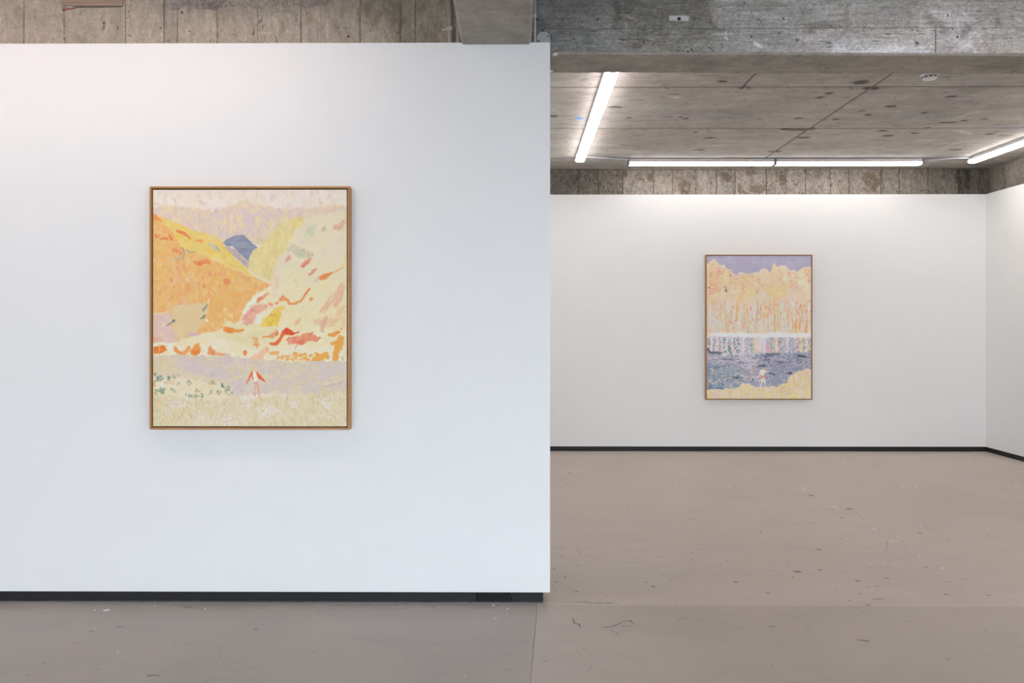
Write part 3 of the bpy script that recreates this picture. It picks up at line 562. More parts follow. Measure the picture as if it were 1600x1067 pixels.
def paint_lake():
    """autumn birch wood under a lilac sky above a dark pond with a wading figure"""
    cv = Canvas(1103.5, 399.0, 1267.5, 623.0, 2.7, 23)
    k = 190/1600
    C = lambda *p: [(1090+u*k, 390+v*k) for u, v in zip(p[0::2], p[1::2])]
    D = lambda *p: [(1090+u*k, 510+v*k) for u, v in zip(p[0::2], p[1::2])]
    r = cv.rng
    cv.blend(rect(1095, 390, 1280, 640), [(228,214,196),(214,206,200)], 8, 8)
    cv.blend(rect(1095, 390, 1280, 460), [(178,172,188),(172,168,184),(184,178,194),(176,170,184)], 7, 11, sharp=1.4)
    cv.dabs(C(110,70, 1500,70, 1500,270, 110,330), 60, [(188,182,198),(168,164,182),(180,172,186),(176,176,194)], (5,11), (1.5,4), 1.5, .2, (.3,.6))
    trees = C(90,190, 130,180, 160,150, 195,125, 225,150, 250,160, 275,195, 310,205, 345,195, 375,240, 400,265, 430,255, 450,300, 480,320, 510,345, 540,290, 580,285, 610,320, 680,318, 740,295, 800,285, 830,265, 870,240, 910,265, 945,300, 975,250, 1000,195, 1025,185, 1045,225, 1075,220, 1110,200, 1150,192, 1190,240, 1230,270, 1270,262, 1320,285, 1360,255, 1420,230, 1530,222, 1530,1100, 90,1100)
    cv.poly(trees, (236,222,200), .5, 1.2)
    low = [(x, y+1.6) for x, y in trees]
    cv.blend(low, [(232,206,174),(229,200,166),(235,213,184),(227,195,160),(233,206,168)], 8, 9, .5, 1.0, sharp=1.6)
    for pts, c in ((C(860,250,910,270,900,380,840,380,830,290),(236,212,176)), (C(985,230,1025,190,1050,260,1040,400,960,420,950,320),(237,208,164)), (C(1090,240,1150,200,1185,250,1180,420,1120,430),(236,218,186)), (C(1320,300,1400,240,1430,300,1420,480,1330,470),(238,214,176)), (C(880,480,1180,460,1140,600,1020,640,900,640),(233,203,146)), (C(620,330,760,320,740,470,640,480),(222,192,152)), (C(520,560,620,540,620,690,530,720),(234,200,150)), (C(620,480,760,480,740,600,640,680),(236,208,152)), (C(330,300,410,300,410,440,350,460),(238,208,150)), (C(1410,450,1500,430,1500,700,1420,700),(232,214,192)), (C(150,260,270,300,280,560,150,600),(226,190,148)), (C(1230,470,1330,470,1320,560,1240,560),(232,196,176))):
        cv.poly(pts, c, 1.0, 1.6, .75, var=5)
    # russet leaf flecks
    RU = [(214,140,98),(206,126,92),(222,158,110),(196,130,96)]
    for pts, n in ((C(130,170,270,170,320,230,330,560,180,560,130,420),95), (C(240,240,340,230,340,340,240,340),40), (C(400,270,440,270,450,440,420,480),24), (C(430,340,520,340,500,520,430,520),30), (C(530,320,640,330,640,560,590,560),48), (C(770,360,860,360,850,490,780,490),22), (C(1060,250,1110,260,1130,460,1070,450),34), (C(1170,250,1310,290,1320,500,1200,480),66), (C(1400,240,1500,235,1500,430,1410,420),44), (C(130,480,160,480,200,740,130,760),20)):
        cv.dabs(pts, n, RU+[(232,170,128),(240,190,140)], (1.6,3.4), (1.0,1.8), .7, 1.0, (.5,.9), cj=9)
    for u,v,l,w,c in ((145,500,4,3,(150,116,140)),(370,530,4,6,(158,124,130)),(355,490,6,5,(198,160,150)),(420,335,3,3,(126,118,110)),(205,130,4,5,(228,222,160)),(345,198,4,3,(226,218,140)),(1475,415,4,3,(206,140,140)),(780,550,5,8,(204,184,152)),(370,545,2,4,(120,96,120))):
        cv.dab(*C(u,v)[0], l, w, .3, c, .85)
    # trunks and undergrowth
    under = C(110,760, 200,780, 330,640, 420,600, 480,640, 600,700, 720,620, 850,560, 900,560, 950,700, 1100,680, 1200,560, 1400,600, 1510,640, 1510,1120, 110,1120)
    cv.blend(under, [(226,208,176),(222,204,182),(216,204,190),(228,200,160)], 3, 12, 1.5, 4.0, .8, sharp=1.6)
    cols = [(216,216,212),(210,214,210),(228,222,212),(220,204,160),(214,190,130),(226,172,122),(222,150,112),(206,206,198),(228,214,180),(210,196,140),(200,212,206),(226,200,180)]
    x0, x1 = 1103.5, 1267.5
    for _ in range(420):
        x = r.uniform(x0, x1); top = r.uniform(468, 505); L = r.uniform(8, 34)
        c = cols[r.integers(len(cols))]; dx = r.normal(0, 1.2)
        cv.stroke([(x, top), (x+dx, min(top+L, 521))], [r.uniform(.7, 1.4), r.uniform(1.0, 2.6)], np.clip(np.array(c)+r.normal(0, 5, 3), 0, 255), r.uniform(.5, .9), .4, .6)
    for _ in range(85):
        x = r.uniform(x0, x1); y = r.uniform(470, 505)
        c = [(228,148,108),(232,166,120),(224,180,110),(222,140,110)][r.integers(4)]
        cv.dab(x, y, r.uniform(3, 8), r.uniform(1.4, 2.6), 1.5+r.normal(0, .15), c, r.uniform(.6, .95))
    for p, w in ((C(860,580,820,720,800,800),1.2),(C(880,600,840,700),1.0),(C(720,640,730,780,700,860),1.2),(C(770,660,740,760),.9),(C(540,820,530,1000),1.2),(C(200,800,210,1000),1.4),(C(600,780,570,920),1.0),(C(1230,660,1270,780),1.0),(C(1280,560,1290,760),1.0),(C(470,820,450,1000),1.1),(C(160,760,170,1000),1.3),(C(330,780,340,1010),1.2),(C(1100,700,1130,900),1.0),(C(960,800,940,1010),1.3),(C(1400,760,1420,1010),1.2)):
        cv.stroke(p, w, (210,218,218), .85, .3, .6)
    # pale bank
    cv.poly(D(90,78, 300,82, 500,78, 700,88, 900,82, 1100,75, 1300,84, 1530,78, 1530,150, 1300,148, 1000,152, 800,150, 500,138, 90,134), (232,226,220), .6, 1.2, var=3)
    cv.dab(*D(140,105)[0], 5, 4, 0, (236,196,164), .8)
    # reflections
    cv.blend(D(90,134, 500,136, 800,150, 1530,150, 1530,360, 90,420), [(206,204,204),(216,210,208),(190,196,202),(226,212,206)], 3.2, 9, .6, 1.0, sharp=1.8)
    for u, c in ((140,(116,140,158)),(212,(164,158,176)),(280,(170,164,180)),(345,(104,142,160)),(412,(128,156,166)),(482,(116,146,156)),(528,(120,146,160)),(565,(196,200,208)),(640,(176,186,188)),(705,(150,170,174)),(745,(228,208,140)),(905,(188,186,192)),(955,(164,180,192)),(985,(230,190,130)),(1015,(190,200,170)),(1075,(226,190,120)),(1085,(150,156,176)),(1140,(168,180,196)),(1205,(150,164,182)),(1250,(160,170,190)),(1305,(226,160,130)),(1345,(156,174,186)),(1365,(232,210,140)),(1405,(140,156,176)),(1450,(232,208,130)),(1475,(150,164,178))):
        dk = sum(c) < 570; n = 46 if dk else 6
        c = tuple(int(q*.86) for q in c) if dk else c
        if not dk: cv.stroke(D(u,150,u+3,345), 3.0, c, .8, .5)
        for _ in range(n):
            p = D(u+r.normal(0,17), r.uniform(145,350))[0]
            cv.dab(p[0], p[1], r.uniform(1.8,3.6), r.uniform(1.1,1.9), r.normal(0,.5), np.clip(np.array(c)+r.normal(0,16,3),0,255), r.uniform(.5,.95))
    for u in (175,245,310,385,448,600,830,880,1035,1180,1430): cv.stroke(D(u,150,u+r.normal(0,6),330), 2.6, (230,216,208), .8, .5)
    cv.dabs(D(350,180,520,180,520,400,380,400), 16, [(228,184,176),(224,176,160)], (2,4), (1.5,3), 1, 1, (.6,.9))
    cv.poly(D(892,350, 905,270, 925,230, 945,290, 955,350), (222,172,180), .4, .8); cv.stroke(D(400,260,420,330,445,390), [3,4,2], (112,150,154), .85)
    # open water
    water = D(90,300, 250,330, 330,390, 520,380, 720,410, 830,380, 900,350, 1080,345, 1300,345, 1540,330, 1540,560, 1400,565, 1300,600, 1200,660, 1180,720, 1060,790, 900,800, 760,790, 660,750, 590,745, 560,800, 450,810, 320,830, 90,832)
    cv.blend(water, [(172,172,190),(156,164,182),(188,186,198),(140,156,174)], 12, 3, .7, 1.2, sharp=1.8)
    cv.blend(D(90,480, 300,520, 560,560, 600,660, 560,800, 320,830, 90,832), [(124,154,174),(104,138,158),(146,170,188)], 8, 3, 1, 3.5, .8, sharp=1.8)
    cv.blend(D(760,360, 1540,350, 1540,540, 1240,620, 1150,730, 900,790, 860,600, 740,520), [(142,152,172),(122,140,156),(166,166,186),(132,142,160)], 9, 2.4, 1, 3.0, .75, sharp=2.0)
    cv.blend(D(480,370, 790,330, 800,450, 740,540, 560,520, 480,440), [(196,196,204),(186,186,200),(208,206,210)], 9, 4, 1, 3, .7, sharp=1.6)
    wl = [(96,120,142),(78,98,122),(110,150,160),(150,150,180),(170,168,190),(186,190,204),(92,140,146),(130,130,160),(66,82,104),(200,204,206)]
    cv.dabs(D(100,320, 500,380, 900,360, 1500,350, 1500,550, 1250,620, 1180,720, 900,790, 600,740, 400,810, 100,830), 1000, wl+[(222,224,226),(206,208,218),(212,206,218),(60,76,98),(216,218,220)], (2.2,6.5), (.8,1.7), 0, .16, (.55,1.0), cj=10)
    for u0,v0,u1,v1,w,c in ((900,362,1060,364,1.8,(70,84,96)),(1330,385,1420,395,3.2,(64,84,96)),(800,515,890,517,1.6,(58,58,80)),(890,430,950,430,1.4,(84,84,104)),(1060,465,1150,470,1.5,(84,72,96)),(1190,615,1240,610,2.4,(66,58,72)),(120,300,160,340,3.4,(76,92,118)),(150,340,290,350,4,(86,108,124)),(440,670,560,672,3.2,(70,106,116)),(1320,480,1400,470,2.4,(76,120,124)),(360,430,440,430,1.6,(110,110,140)),(540,470,610,480,1.6,(112,110,138)),(120,820,320,812,2.6,(92,132,160)),(860,395,1000,380,3.2,(108,122,142)),(930,600,1010,640,3,(80,110,128)),(540,590,640,590,2,(110,140,150)),(1240,560,1330,555,2,(120,140,172)),(120,570,160,580,2.4,(90,124,150))):
        cv.stroke(D(u0,v0,u1,v1), w, c, .85, .5, .6)
    cv.dabs(D(120,540, 320,560, 600,560, 560,760, 330,790, 120,800), 120, [(230,208,140),(232,196,150),(228,214,176),(224,180,150),(214,204,196)], (2,4.2), (1.0,1.9), -.1, .3, (.7,1), cj=8)
    cv.dabs(D(560,560, 760,560, 740,720, 600,720), 26, [(230,206,150),(228,186,150),(200,186,200)], (2,5), (1,2), -.2, .3, (.6,.95))
    cv.dabs(D(1050,380, 1500,440, 1450,520, 1100,500), 16, [(214,206,180),(220,212,160)], (2,4), (.9,1.5), 0, .3, (.6,.9))
    for u,v,c in ((740,575,(228,160,140)),(520,555,(230,170,130)),(425,545,(224,190,150)),(1390,468,(230,218,140)),(300,580,(228,170,150))): cv.dab(*D(u,v)[0], 4, 2.6, .2, c, .9)
    b_, m_ = cv.mask(water, .7, 1.2); cv.img[b_] += m_[..., None]*np.array((.035, .008, -.012))
    # grassy shore
    shore = D(90,835, 220,828, 320,832, 400,815, 500,805, 560,790, 590,750, 640,745, 690,770, 760,800, 880,810, 980,800, 1060,790, 1120,745, 1190,715, 1200,665, 1270,640, 1310,600, 1390,565, 1530,560, 1530,980, 90,980)
    cv.blend(shore, [(234,212,164),(232,206,186),(236,216,150),(234,214,196)], 4, 6, .8, 1.0, sharp=1.8)
    cv.dabs(D(115,840, 560,810, 900,815, 1150,740, 1300,620, 1490,570, 1490,945, 115,945), 330, [(236,208,110),(234,190,150),(236,222,190),(230,196,186),(238,216,140),(236,184,110),(232,214,206)], (3,7), (1.1,2.4), 1.5, .25, (.45,.9))
    cv.dabs(D(1150,740, 1300,620, 1490,570, 1490,800, 1200,900, 1000,940), 60, [(220,176,150),(224,180,170),(226,190,120)], (4,9), (1.1,2.2), 1.4, .25, (.4,.8))
    cv.dabs(D(590,745, 700,770, 640,800, 560,800), 14, [(234,208,120),(236,216,170)], (2,4), (1,2), 1.2, .5, (.6,1))
    cv.stroke(D(428,840,426,945), .7, (180,150,170), .6, .2)
    # wading figure
    F = (234,226,204)
    cv.stroke(D(835,590,870,585), [5,5], F, .95, .3); cv.poly(D(820,588, 885,570, 890,600, 862,645, 828,648), F, .3, .6)
    cv.stroke(D(828,595,810,640,775,690), [2.2,1.8,1.1], F, .95, .3); cv.stroke(D(880,590,920,598,960,592), [2,1.6,1], F, .95, .3)
    cv.poly(D(822,648, 876,650, 880,690, 838,688), (224,146,132), .3, .6)
    cv.stroke(D(850,690,845,740,815,800), [2.6,2.2,1.2], F, .95, .3); cv.stroke(D(872,690,888,740,884,805), [2.6,2.0,1.3], F, .95, .3)
    cv.dab(*D(884,565)[0], 2.8, 2.8, 0, (234,160,110), .95)
    cv.img += cv.nf[..., None]*.003
    return cv

def paint_lintel():
    """stains, painted-in shade, scars, holes and lime bloom of the board-marked beam"""
    cv = Canvas(840, -18, 1640, 92, 1.4, 5)
    L = lambda *p: [(860+u*.2375, v*.2375) for u, v in zip(p[0::2], p[1::2])]
    R = lambda *p: [(1220+u*.2375, v*.2375) for u, v in zip(p[0::2], p[1::2])]
    cv.blend(rect(830, -30, 1650, 100), [(150,149,145),(143,142,138),(157,156,153),(138,136,131)], 60, 5, sharp=1.6)
    # darker left part: damp stain, with some shade painted into the colour
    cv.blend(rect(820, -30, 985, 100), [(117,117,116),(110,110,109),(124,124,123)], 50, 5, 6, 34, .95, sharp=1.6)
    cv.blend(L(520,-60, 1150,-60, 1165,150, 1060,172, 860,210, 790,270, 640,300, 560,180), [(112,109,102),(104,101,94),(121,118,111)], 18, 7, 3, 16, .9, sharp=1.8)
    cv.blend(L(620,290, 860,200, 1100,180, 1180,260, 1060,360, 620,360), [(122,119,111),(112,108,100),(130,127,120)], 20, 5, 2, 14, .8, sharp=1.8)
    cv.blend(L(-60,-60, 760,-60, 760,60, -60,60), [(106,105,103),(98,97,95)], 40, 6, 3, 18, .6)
    cv.dabs(L(-40,60, 540,60, 560,360, -40,360), 150, [(128,128,128),(100,100,100),(120,121,122)], (8,26), (1,2.4), 0, .08, (.2,.5))
    cv.dabs(L(560,20, 860,20, 860,300, 600,300), 150, [(84,80,73),(128,124,115),(96,92,84)], (2,6), (1,2.6), .9, .9, (.3,.7))
    cv.dabs(L(1100,0, 1600,0, 1600,340, 1150,340), 120, [(160,159,156),(130,128,123),(150,149,146)], (10,30), (1,2.2), 0, .08, (.25,.5))
    for p, w, c in ((L(1108,-20,1112,30,1140,80,1160,155),[9,8,7,5],(100,93,82)), (L(560,20,572,90,552,168),[6,9,3],(76,73,68)), (L(1060,20,1090,60),[8,4],(108,102,92)), (L(700,240,690,285),[9,16],(104,99,90)), (L(840,200,850,250),[9,12],(106,101,93)), (L(0,20,60,120,130,160),[14,18,10],(96,96,97)), (L(90,150,110,170),[10,8],(86,86,87))):
        cv.stroke(p, w, c, .65, 3, 5)
    # board grain swirl
    for k in range(9):
        a = k*9
        cv.stroke(L(880+a*1.2,300-a*.3, 930+a,262-a*.55, 1010+a*.6,232-a*.5, 1110+a*.5,210-a*.3, 1250,202-a*.1), [.8,1.4,1.2,1.0,.7], (98,94,87) if k % 2 else (140,137,130), .7, 1.2, .8)
    for p in (L(670,195,676,240,686,285), L(672,332,720,312,768,282), L(612,120,640,200), L(640,110,700,125), L(800,262,830,244)): cv.stroke(p, 1.0, (160,157,148), .75, .8)
    # broken, pitted arris
    cv.dabs(L(730,300, 1030,310, 1220,260, 1230,320, 1040,365, 740,365), 170, [(160,158,150),(88,85,79),(140,137,129),(112,108,100)], (1.6,5), (1,2.6), .1, .8, (.5,.9), rag=.6)
    for u, v in ((970,332),(1000,326),(1022,314),(985,340)): cv.dab(*L(u,v)[0], 4.5, 2.2, .1, (38,36,34), .9)
    cv.dabs(L(-20,300, 740,300, 740,370, -20,370), 110, [(96,94,88),(126,124,117),(86,84,79)], (3,9), (1,2), 0, .2, (.4,.8))
    # lime splashes
    for p, w in ((L(1240,195,1236,215,1242,225),2.4), (L(1232,240,1245,248),2.6), (L(1412,262,1425,280,1440,292),[2,4,2]), (L(1430,280,1460,295),3)): cv.stroke(p, w, (196,197,206), .85, 1.0)
    for p in (L(1408,82,1422,102,1416,112), L(1440,118,1452,130,1468,120,1474,140), L(1455,112,1470,130)): cv.stroke(p, .9, (84,82,78), .8, .6)
    cv.stroke(L(1395,285,1396,345), .8, (118,116,110), .7); cv.dab(*L(1395,235)[0], 4, 3, .6, (60,58,56), .9); cv.dab(*L(1565,215)[0], 2, 5, .4, (84,80,76), .8)
    for u, v, r in ((95,196,2.4),(44,240,4),(140,240,4),(97,267,2.2),(225,127,2.0),(292,249,2.4),(58,122,4.4),(122,345,3.2),(348,140,2),(445,120,3)):
        cv.dab(*L(u,v)[0], r*2.2, r*1.7, .2, (88,88,88), .6); cv.dab(*L(u,v)[0], r, r*.9, 0, (40,40,40), .9)
    # right half: lighter, brown runs and lime bloom along the arris
    cv.blend(R(150,190, 1010,190, 1010,340, 150,340), [(166,164,161),(158,155,151),(172,171,169)], 26, 6, 2, 8, .8)
    cv.blend(R(380,280, 1000,290, 1000,385, 380,385), [(192,192,197),(178,178,180),(202,202,208)], 22, 4, 2, 6, .85)
    cv.blend(R(900,40, 1280,60, 1320,340, 1080,340), [(172,171,171),(152,150,148),(182,181,182)], 12, 8, 3, 8, .7)
    for p, w, c, a in ((R(500,40,490,120,495,175),[6,9,6],(122,114,102),.6), (R(250,160,320,175),[6,9],(112,106,98),.6), (R(360,158,415,165),[8,8],(116,110,100),.6), (R(1000,100,1050,150,1090,180),[10,13,10],(120,114,104),.65), (R(1440,110,1445,150),[8,9],(110,103,93),.6), (R(1285,250,1295,290),[8,8],(132,126,116),.6), (R(1340,210,1345,280),[6,6],(134,128,118),.5), (R(1190,222,1225,195,1260,172),[4,7,5],(104,103,103),.75), (R(1200,235,1240,215),[5,4],(118,116,116),.6), (R(205,200,205,340),[5,4],(134,128,120),.5), (R(930,20,940,60),[9,5],(128,122,114),.5), (R(240,200,270,205),[7,5],(110,106,98),.6), (R(40,20,120,40),[10,8],(124,122,118),.5), (R(1470,0,1490,15),[6,5],(116,112,104),.6), (R(1105,310,1110,345),[5,4],(126,120,108),.6), (R(1560,190,1600,195),[5,5],(110,105,98),.6)):
        cv.stroke(p, w, c, a, 2.2, 3)
    cv.dabs(R(0,0, 1600,0, 1600,180, 0,180), 160, [(164,163,162),(134,132,128),(172,171,170)], (8,30), (.9,2.2), 0, .08, (.25,.5))
    cv.dabs(R(220,150, 690,150, 690,185, 220,185), 60, [(108,102,94),(124,118,110)], (2,6), (1,2), 0, .5, (.4,.8)); cv.dabs(R(850,175, 1350,175, 1350,205, 850,205), 60, [(104,100,94),(122,118,112)], (2,6), (1,2), 0, .5, (.4,.8))
    cv.dabs(R(0,335, 1600,345, 1600,360, 0,352), 150, [(100,98,95),(122,120,117),(186,186,190)], (4,14), (.9,1.8), 0, .06, (.5,.85))
    for u, v, r in ((1130,100,4.5),(1130,192,3),(905,272,4.5),(910,198,2.6),(160,255,3.6),(1165,238,3.4),(1130,272,2.6),(1180,172,2.6),(895,110,2),(100,120,2.4),(48,214,2.2),(1240,130,2),(1540,168,2),(565,262,1.6),(730,220,2)):
        cv.dab(*R(u,v)[0], r*2.4, r*2, .2, (190,189,190) if u > 1000 else (128,126,122), .55); cv.dab(*R(u,v)[0], r, r*.9, .3, (56,54,53), .9, .7)
    cv.dabs(R(1130,260, 1350,260, 1350,340, 1130,340), 40, [(200,199,200),(170,168,166)], (2,6), (1,3), .3, .8, (.4,.8))
    cv.img *= (1+.045*np.clip(cv.fbm(4, 2.2), -2, 2)+.03*np.clip(cv.nf, -2, 2)+.03*np.clip(cv.fbm(40, 2), -2, 2))[..., None]
    cv.stroke(R(962,262,962,300), .7, (120,114,106), .7); cv.stroke(R(1075,262,1110,270,1115,330), .7, (130,122,110), .7)
    return cv

def paint_front_concrete():
    """board prints, pores and pale runs of the concrete above the partition"""
    cv = Canvas(-60, -18, 740, 78, 1.2, 31); r = cv.rng
    E = lambda *p: [(240+u*.2625, v*.2625) for u, v in zip(p[0::2], p[1::2])]
    cv.blend(rect(-80, -30, 760, 90), [(160,146,134),(152,139,127),(167,153,141),(147,134,122)], 5, 26, sharp=1.7)
    ed = [-60, 37, 101, 196, 256, 277, 340, 403, 470, 563, 626, 649, 700, 740]
    for a, b in zip(ed, ed[1:]):
        t = r.uniform(-7, 7); cv.poly(rect(a, -20, b, 80), np.array((155,142,130))+t*np.array([1.1, 1, .9]), .3, 1, .45, var=3)
    cv.blend(rect(-80, -30, 110, 90), [(164,147,136),(170,152,140)], 16, 14, 3, 30, .5)
    cv.blend(E(0,-60, 1700,-60, 1700,50, 0,40), [(140,130,122),(130,121,113)], 14, 8, 3, 14, .6)
    cv.blend(E(1230,-60, 1700,-60, 1700,300, 1420,300, 1440,190, 1380,110, 1230,60), [(132,122,110),(120,110,98),(142,131,118)], 12, 14, 3, 10, .85)
    cv.blend(E(1240,140, 1360,120, 1430,180, 1380,240, 1240,250), [(168,155,140),(160,147,132)], 12, 9, 2, 4, .8)
    for _ in range(420):
        x = r.uniform(-60, 700); y = r.uniform(0, 68); d = r.random() < .62
        cv.dab(x, y, r.uniform(1.2, 3.4), r.uniform(1, 2), r.uniform(0, 3), (104,92,82) if d else (182,170,157), r.uniform(.35, .75), .5)
    for _ in range(150):
        x = r.uniform(-60, 700); y = r.uniform(10, 68)
        cv.stroke([(x, y), (x+r.normal(0, .6), y+r.uniform(6, 20))], r.uniform(.7, 1.6), (134,121,110) if r.random() < .6 else (178,165,152), r.uniform(.25, .6), .8)
    for u in (735, 895, 905, 985, 1010, 1030, 1038): cv.stroke(E(u,60,u+3,140,u+r.normal(0,4),210), [1.6,1.8,1], (182,170,158), .6, .8)
    cv.stroke(E(900,60,950,80,900,100), 5, (146,128,110), .5, 2, 2); cv.stroke(E(740,60,860,75), 4, (176,166,154), .5, 2, 2)
    for x in (101, 340, 563): cv.stroke([(x-1, 14), (x+1, 70)], 2.2, (112,100,88), .6, 1)
    for y in (42, 49, 54, 60): cv.dab(100.5, y, 2.6, 1.8, 1, (206,194,184), .85)
    for u, v in ((1320,36),(340,185),(1100,125),(1145,125),(520,185),(85,185),(45,125),(215,140),(730,170),(610,210)): cv.dab(*E(u,v)[0], 3.4, 2.2, .3, (84,74,66), .85)
    cv.stroke(E(1465,120,1462,160), 1.2, (84,76,68), .8); cv.stroke([(37, 20), (37.5, 68)], 1.0, (126,112,102), .6)
    cv.img *= (1+.025*np.clip(cv.fbm(5, 6), -2, 2)+.02*np.clip(cv.nf, -2, 2))[..., None]
    for u, v in ((650,150),(690,152),(545,183)): cv.stroke(E(u-25,v,u+15,v-2), 1.1, (196,182,170), .8)
    return cv

def paint_back_concrete():
    """boards, dark flaking, brown blotches and some painted left-end shade of the band above the back wall"""
    cv = Canvas(846, 258, 1552, 312, 1.5, 41); r = cv.rng
    Q = lambda *p: [(850+u*.24375, 255+v*.24375) for u, v in zip(p[0::2], p[1::2])]
    S = lambda *p: [(1220+u*.2375, 250+v*.2375) for u, v in zip(p[0::2], p[1::2])]
    ed = [846, 905, 935, 973, 1021, 1051, 1088, 1120, 1149, 1198, 1228, 1259, 1298, 1327, 1377, 1405, 1450, 1497, 1515, 1530, 1552]
    tone = [118, 124, 132, 152, 158, 156, 160, 152, 158, 152, 154, 150, 154, 146, 142, 138, 130, 104, 110, 106]  # the leftmost dark tones include shade painted into the boards
    for a, b, t in zip(ed, ed[1:], tone):
        c = np.array((t, t*.93, t*.85))
        cv.blend(rect(a, 250, b, 320), [tuple(c), tuple(c*.93), tuple(c*1.06)], 5, 16, .3, .8, sharp=1.7)
    def flakes(x0, x1, n, dark, y0=264, y1=304):
        for _ in range(n):
            x = r.uniform(x0, x1); y = r.uniform(y0, y1)
            cv.dab(x, y, r.uniform(1.6, 5), r.uniform(.9, 2), 1.5+r.normal(0, .35), dark, r.uniform(.45, .9), .7)
    flakes(860, 905, 60, (84,76,68)); flakes(900, 973, 170, (92,83,72)); flakes(973, 1021, 30, (104,92,80)); flakes(1040, 1149, 110, (110,98,86)); flakes(1149, 1260, 80, (106,94,82))
    flakes(1220, 1300, 140, (100,89,77)); flakes(1300, 1420, 120, (98,87,76)); flakes(1420, 1500, 70, (86,78,70)); flakes(1497, 1545, 60, (64,58,52))
    flakes(870, 1420, 160, (178,168,156))
    BR = (108,93,76)
    for p, w in ((Q(905,120,920,150,910,185),[9,13,9]), (Q(870,140,890,170),[6,8]), (Q(1265,150,1260,170,1290,180),[7,7,5]), (Q(1340,160,1380,165,1410,150),[9,13,11]), (Q(1300,65,1360,60),[4,5]), (Q(1160,70,1190,100),[9,11]), (Q(515,70,515,85),[8,6]), (Q(680,85,690,95),[9,8]), (Q(600,98,632,98),[4,4]), (Q(575,115,575,130),[5,5]), (Q(100,180,120,190),[9,7]), (Q(1525,100,1530,130),[7,9]), (Q(960,80,962,95),[5,4]), (S(540,120,600,100,640,150,610,185),[7,10,11,10]), (S(560,140,600,175),[8,12]), (S(1165,90,1170,200),[8,6]), (S(1225,80,1230,170),[10,8]), (S(10,110,20,140),[8,8]), (S(165,70,170,90),[4,4]), (S(660,75,662,110),[4,3])):
        cv.stroke(p, w, BR if p[0][0] < 1480 else (66,60,54), .7, 2.2, 1.6)
    cv.dab(*Q(912,155)[0], 4, 6, 0, (152,140,126), .8); cv.stroke(Q(1280,158,1330,156), 1.6, (160,148,132), .8)
    cv.stroke(Q(826,35,828,200), 2.6, (158,124,100), .6, .6); cv.stroke(Q(800,40,850,38), 1.5, (140,104,84), .6)
    for x in (973, 1021, 1149, 1198, 1259, 1327, 1377, 1497): cv.stroke([(x, 262), (x+.5, 306)], 1.2, (92,82,72), .6, .5)
    cv.img *= (1+.04*np.clip(cv.fbm(2.2, 4), -2, 2)+.03*np.clip(cv.nf, -2, 2))[..., None]
    cv.stroke([(850, 265.5), (1540, 264.5)], 1.6, (104,92,80), .55, .8)
    return cv

def paint_ceiling():
    """form marks of the back-room ceiling, laid out in centimetres (x across, y away from the viewer)"""
    cv = Canvas(0, 465, 570, 930, .62, 51); r = cv.rng
    def W(px, py):
        q = atz(px, py, ZC); return (q.x*100, q.y*100)
    E6 = lambda u, v: W(850+u*.281, v*.281)
    E7 = lambda u, v: W(1220+u*.281, v*.281)
    cv.blend(rect(-10, 450, 580, 940), [(145,138,133),(138,131,126),(151,144,139),(142,135,130)], 40, 14, sharp=2.2)
    cv.dabs(rect(20, 500, 540, 900), 260, [(132,122,115),(158,149,142),(138,128,120),(150,142,137)], (18,70), (3,9), 0, .05, (.2,.5))
    cv.dabs(rect(80, 520, 300, 600), 60, [(120,110,101),(164,156,148),(128,118,110)], (6,24), (2,5), 0, .12, (.35,.7))
    cv.blend([E6(360,720), E6(800,720), E6(760,830), E6(380,820)], [(124,114,104),(134,124,115)], 26, 14, 6, 22, .7)
    cv.blend([E6(440,480), E6(860,480), E6(820,540), E6(460,540)], [(122,112,103),(134,124,116)], 22, 10, 6, 16, .6)
    for _ in range(55):
        x = r.uniform(30, 530); y = r.uniform(500, 880)
        cv.dab(x, y, r.uniform(3, 9), r.uniform(2.4, 5), r.normal(0, .3), (104,94,87), r.uniform(.35, .7), .6)
    D = (74, 64, 57)
    for f, u, v, l, w in ((E6,390,593,12,7),(E6,785,657,6,5),(E6,755,650,5,4),(E6,840,735,5,5),(E6,920,766,13,6),(E6,865,833,9,6),(E6,845,833,6,5),(E6,1280,842,14,8),(E6,470,655,5,5),(E7,440,455,13,10),(E7,95,657,9,6),(E7,215,540,7,6),(E7,265,515,8,7),(E7,610,590,9,7),(E7,480,637,6,6),(E7,445,615,5,5),(E7,925,680,18,6),(E7,945,535,8,6),(E7,1015,670,6,6),(E7,795,625,6,5),(E7,805,710,6,6),(E7,585,755,11,8),(E7,735,740,9,6),(E7,965,832,15,7),(E7,1155,745,11,6),(E7,120,765,12,8),(E7,555,728,8,6),(E7,1125,660,8,5),(E7,305,662,8,6),(E7,500,492,16,6),(E7,20,718,12,6),(E6,48,645,8,8),(E6,1105,485,8,8),(E6,990,450,8,6),(E6,1340,718,9,7)):
        x, y = f(u, v); cv.dab(x, y, l, w, 0, D, .8, .6)
    for f, pts, w, c in ((E7, (965,725, 1010,738, 1060,745), 3.5, (178,170,162)), (E7, (980,655, 1060,625, 1130,600), 4, (168,160,153)), (E7, (905,820, 990,788, 1080,786), 3.5, (166,158,151)), (E7, (60,722, 130,722, 170,716), 9, (92,72,52)), (E7, (1215,755, 1260,755), 6, (112,88,66)), (E6, (320,745, 350,745), 4, (172,112,92)), (E6, (700,535, 740,540), 6, (172,164,156))):
        q = [f(a, b) for a, b in zip(pts[0::2], pts[1::2])]
        cv.stroke(q, w, c, .75, 1.5, 1.6)
    x, y = E6(190, 657); cv.dab(x, y, 9, 7, .2, (70,120,196), .9, .5)
    return cv
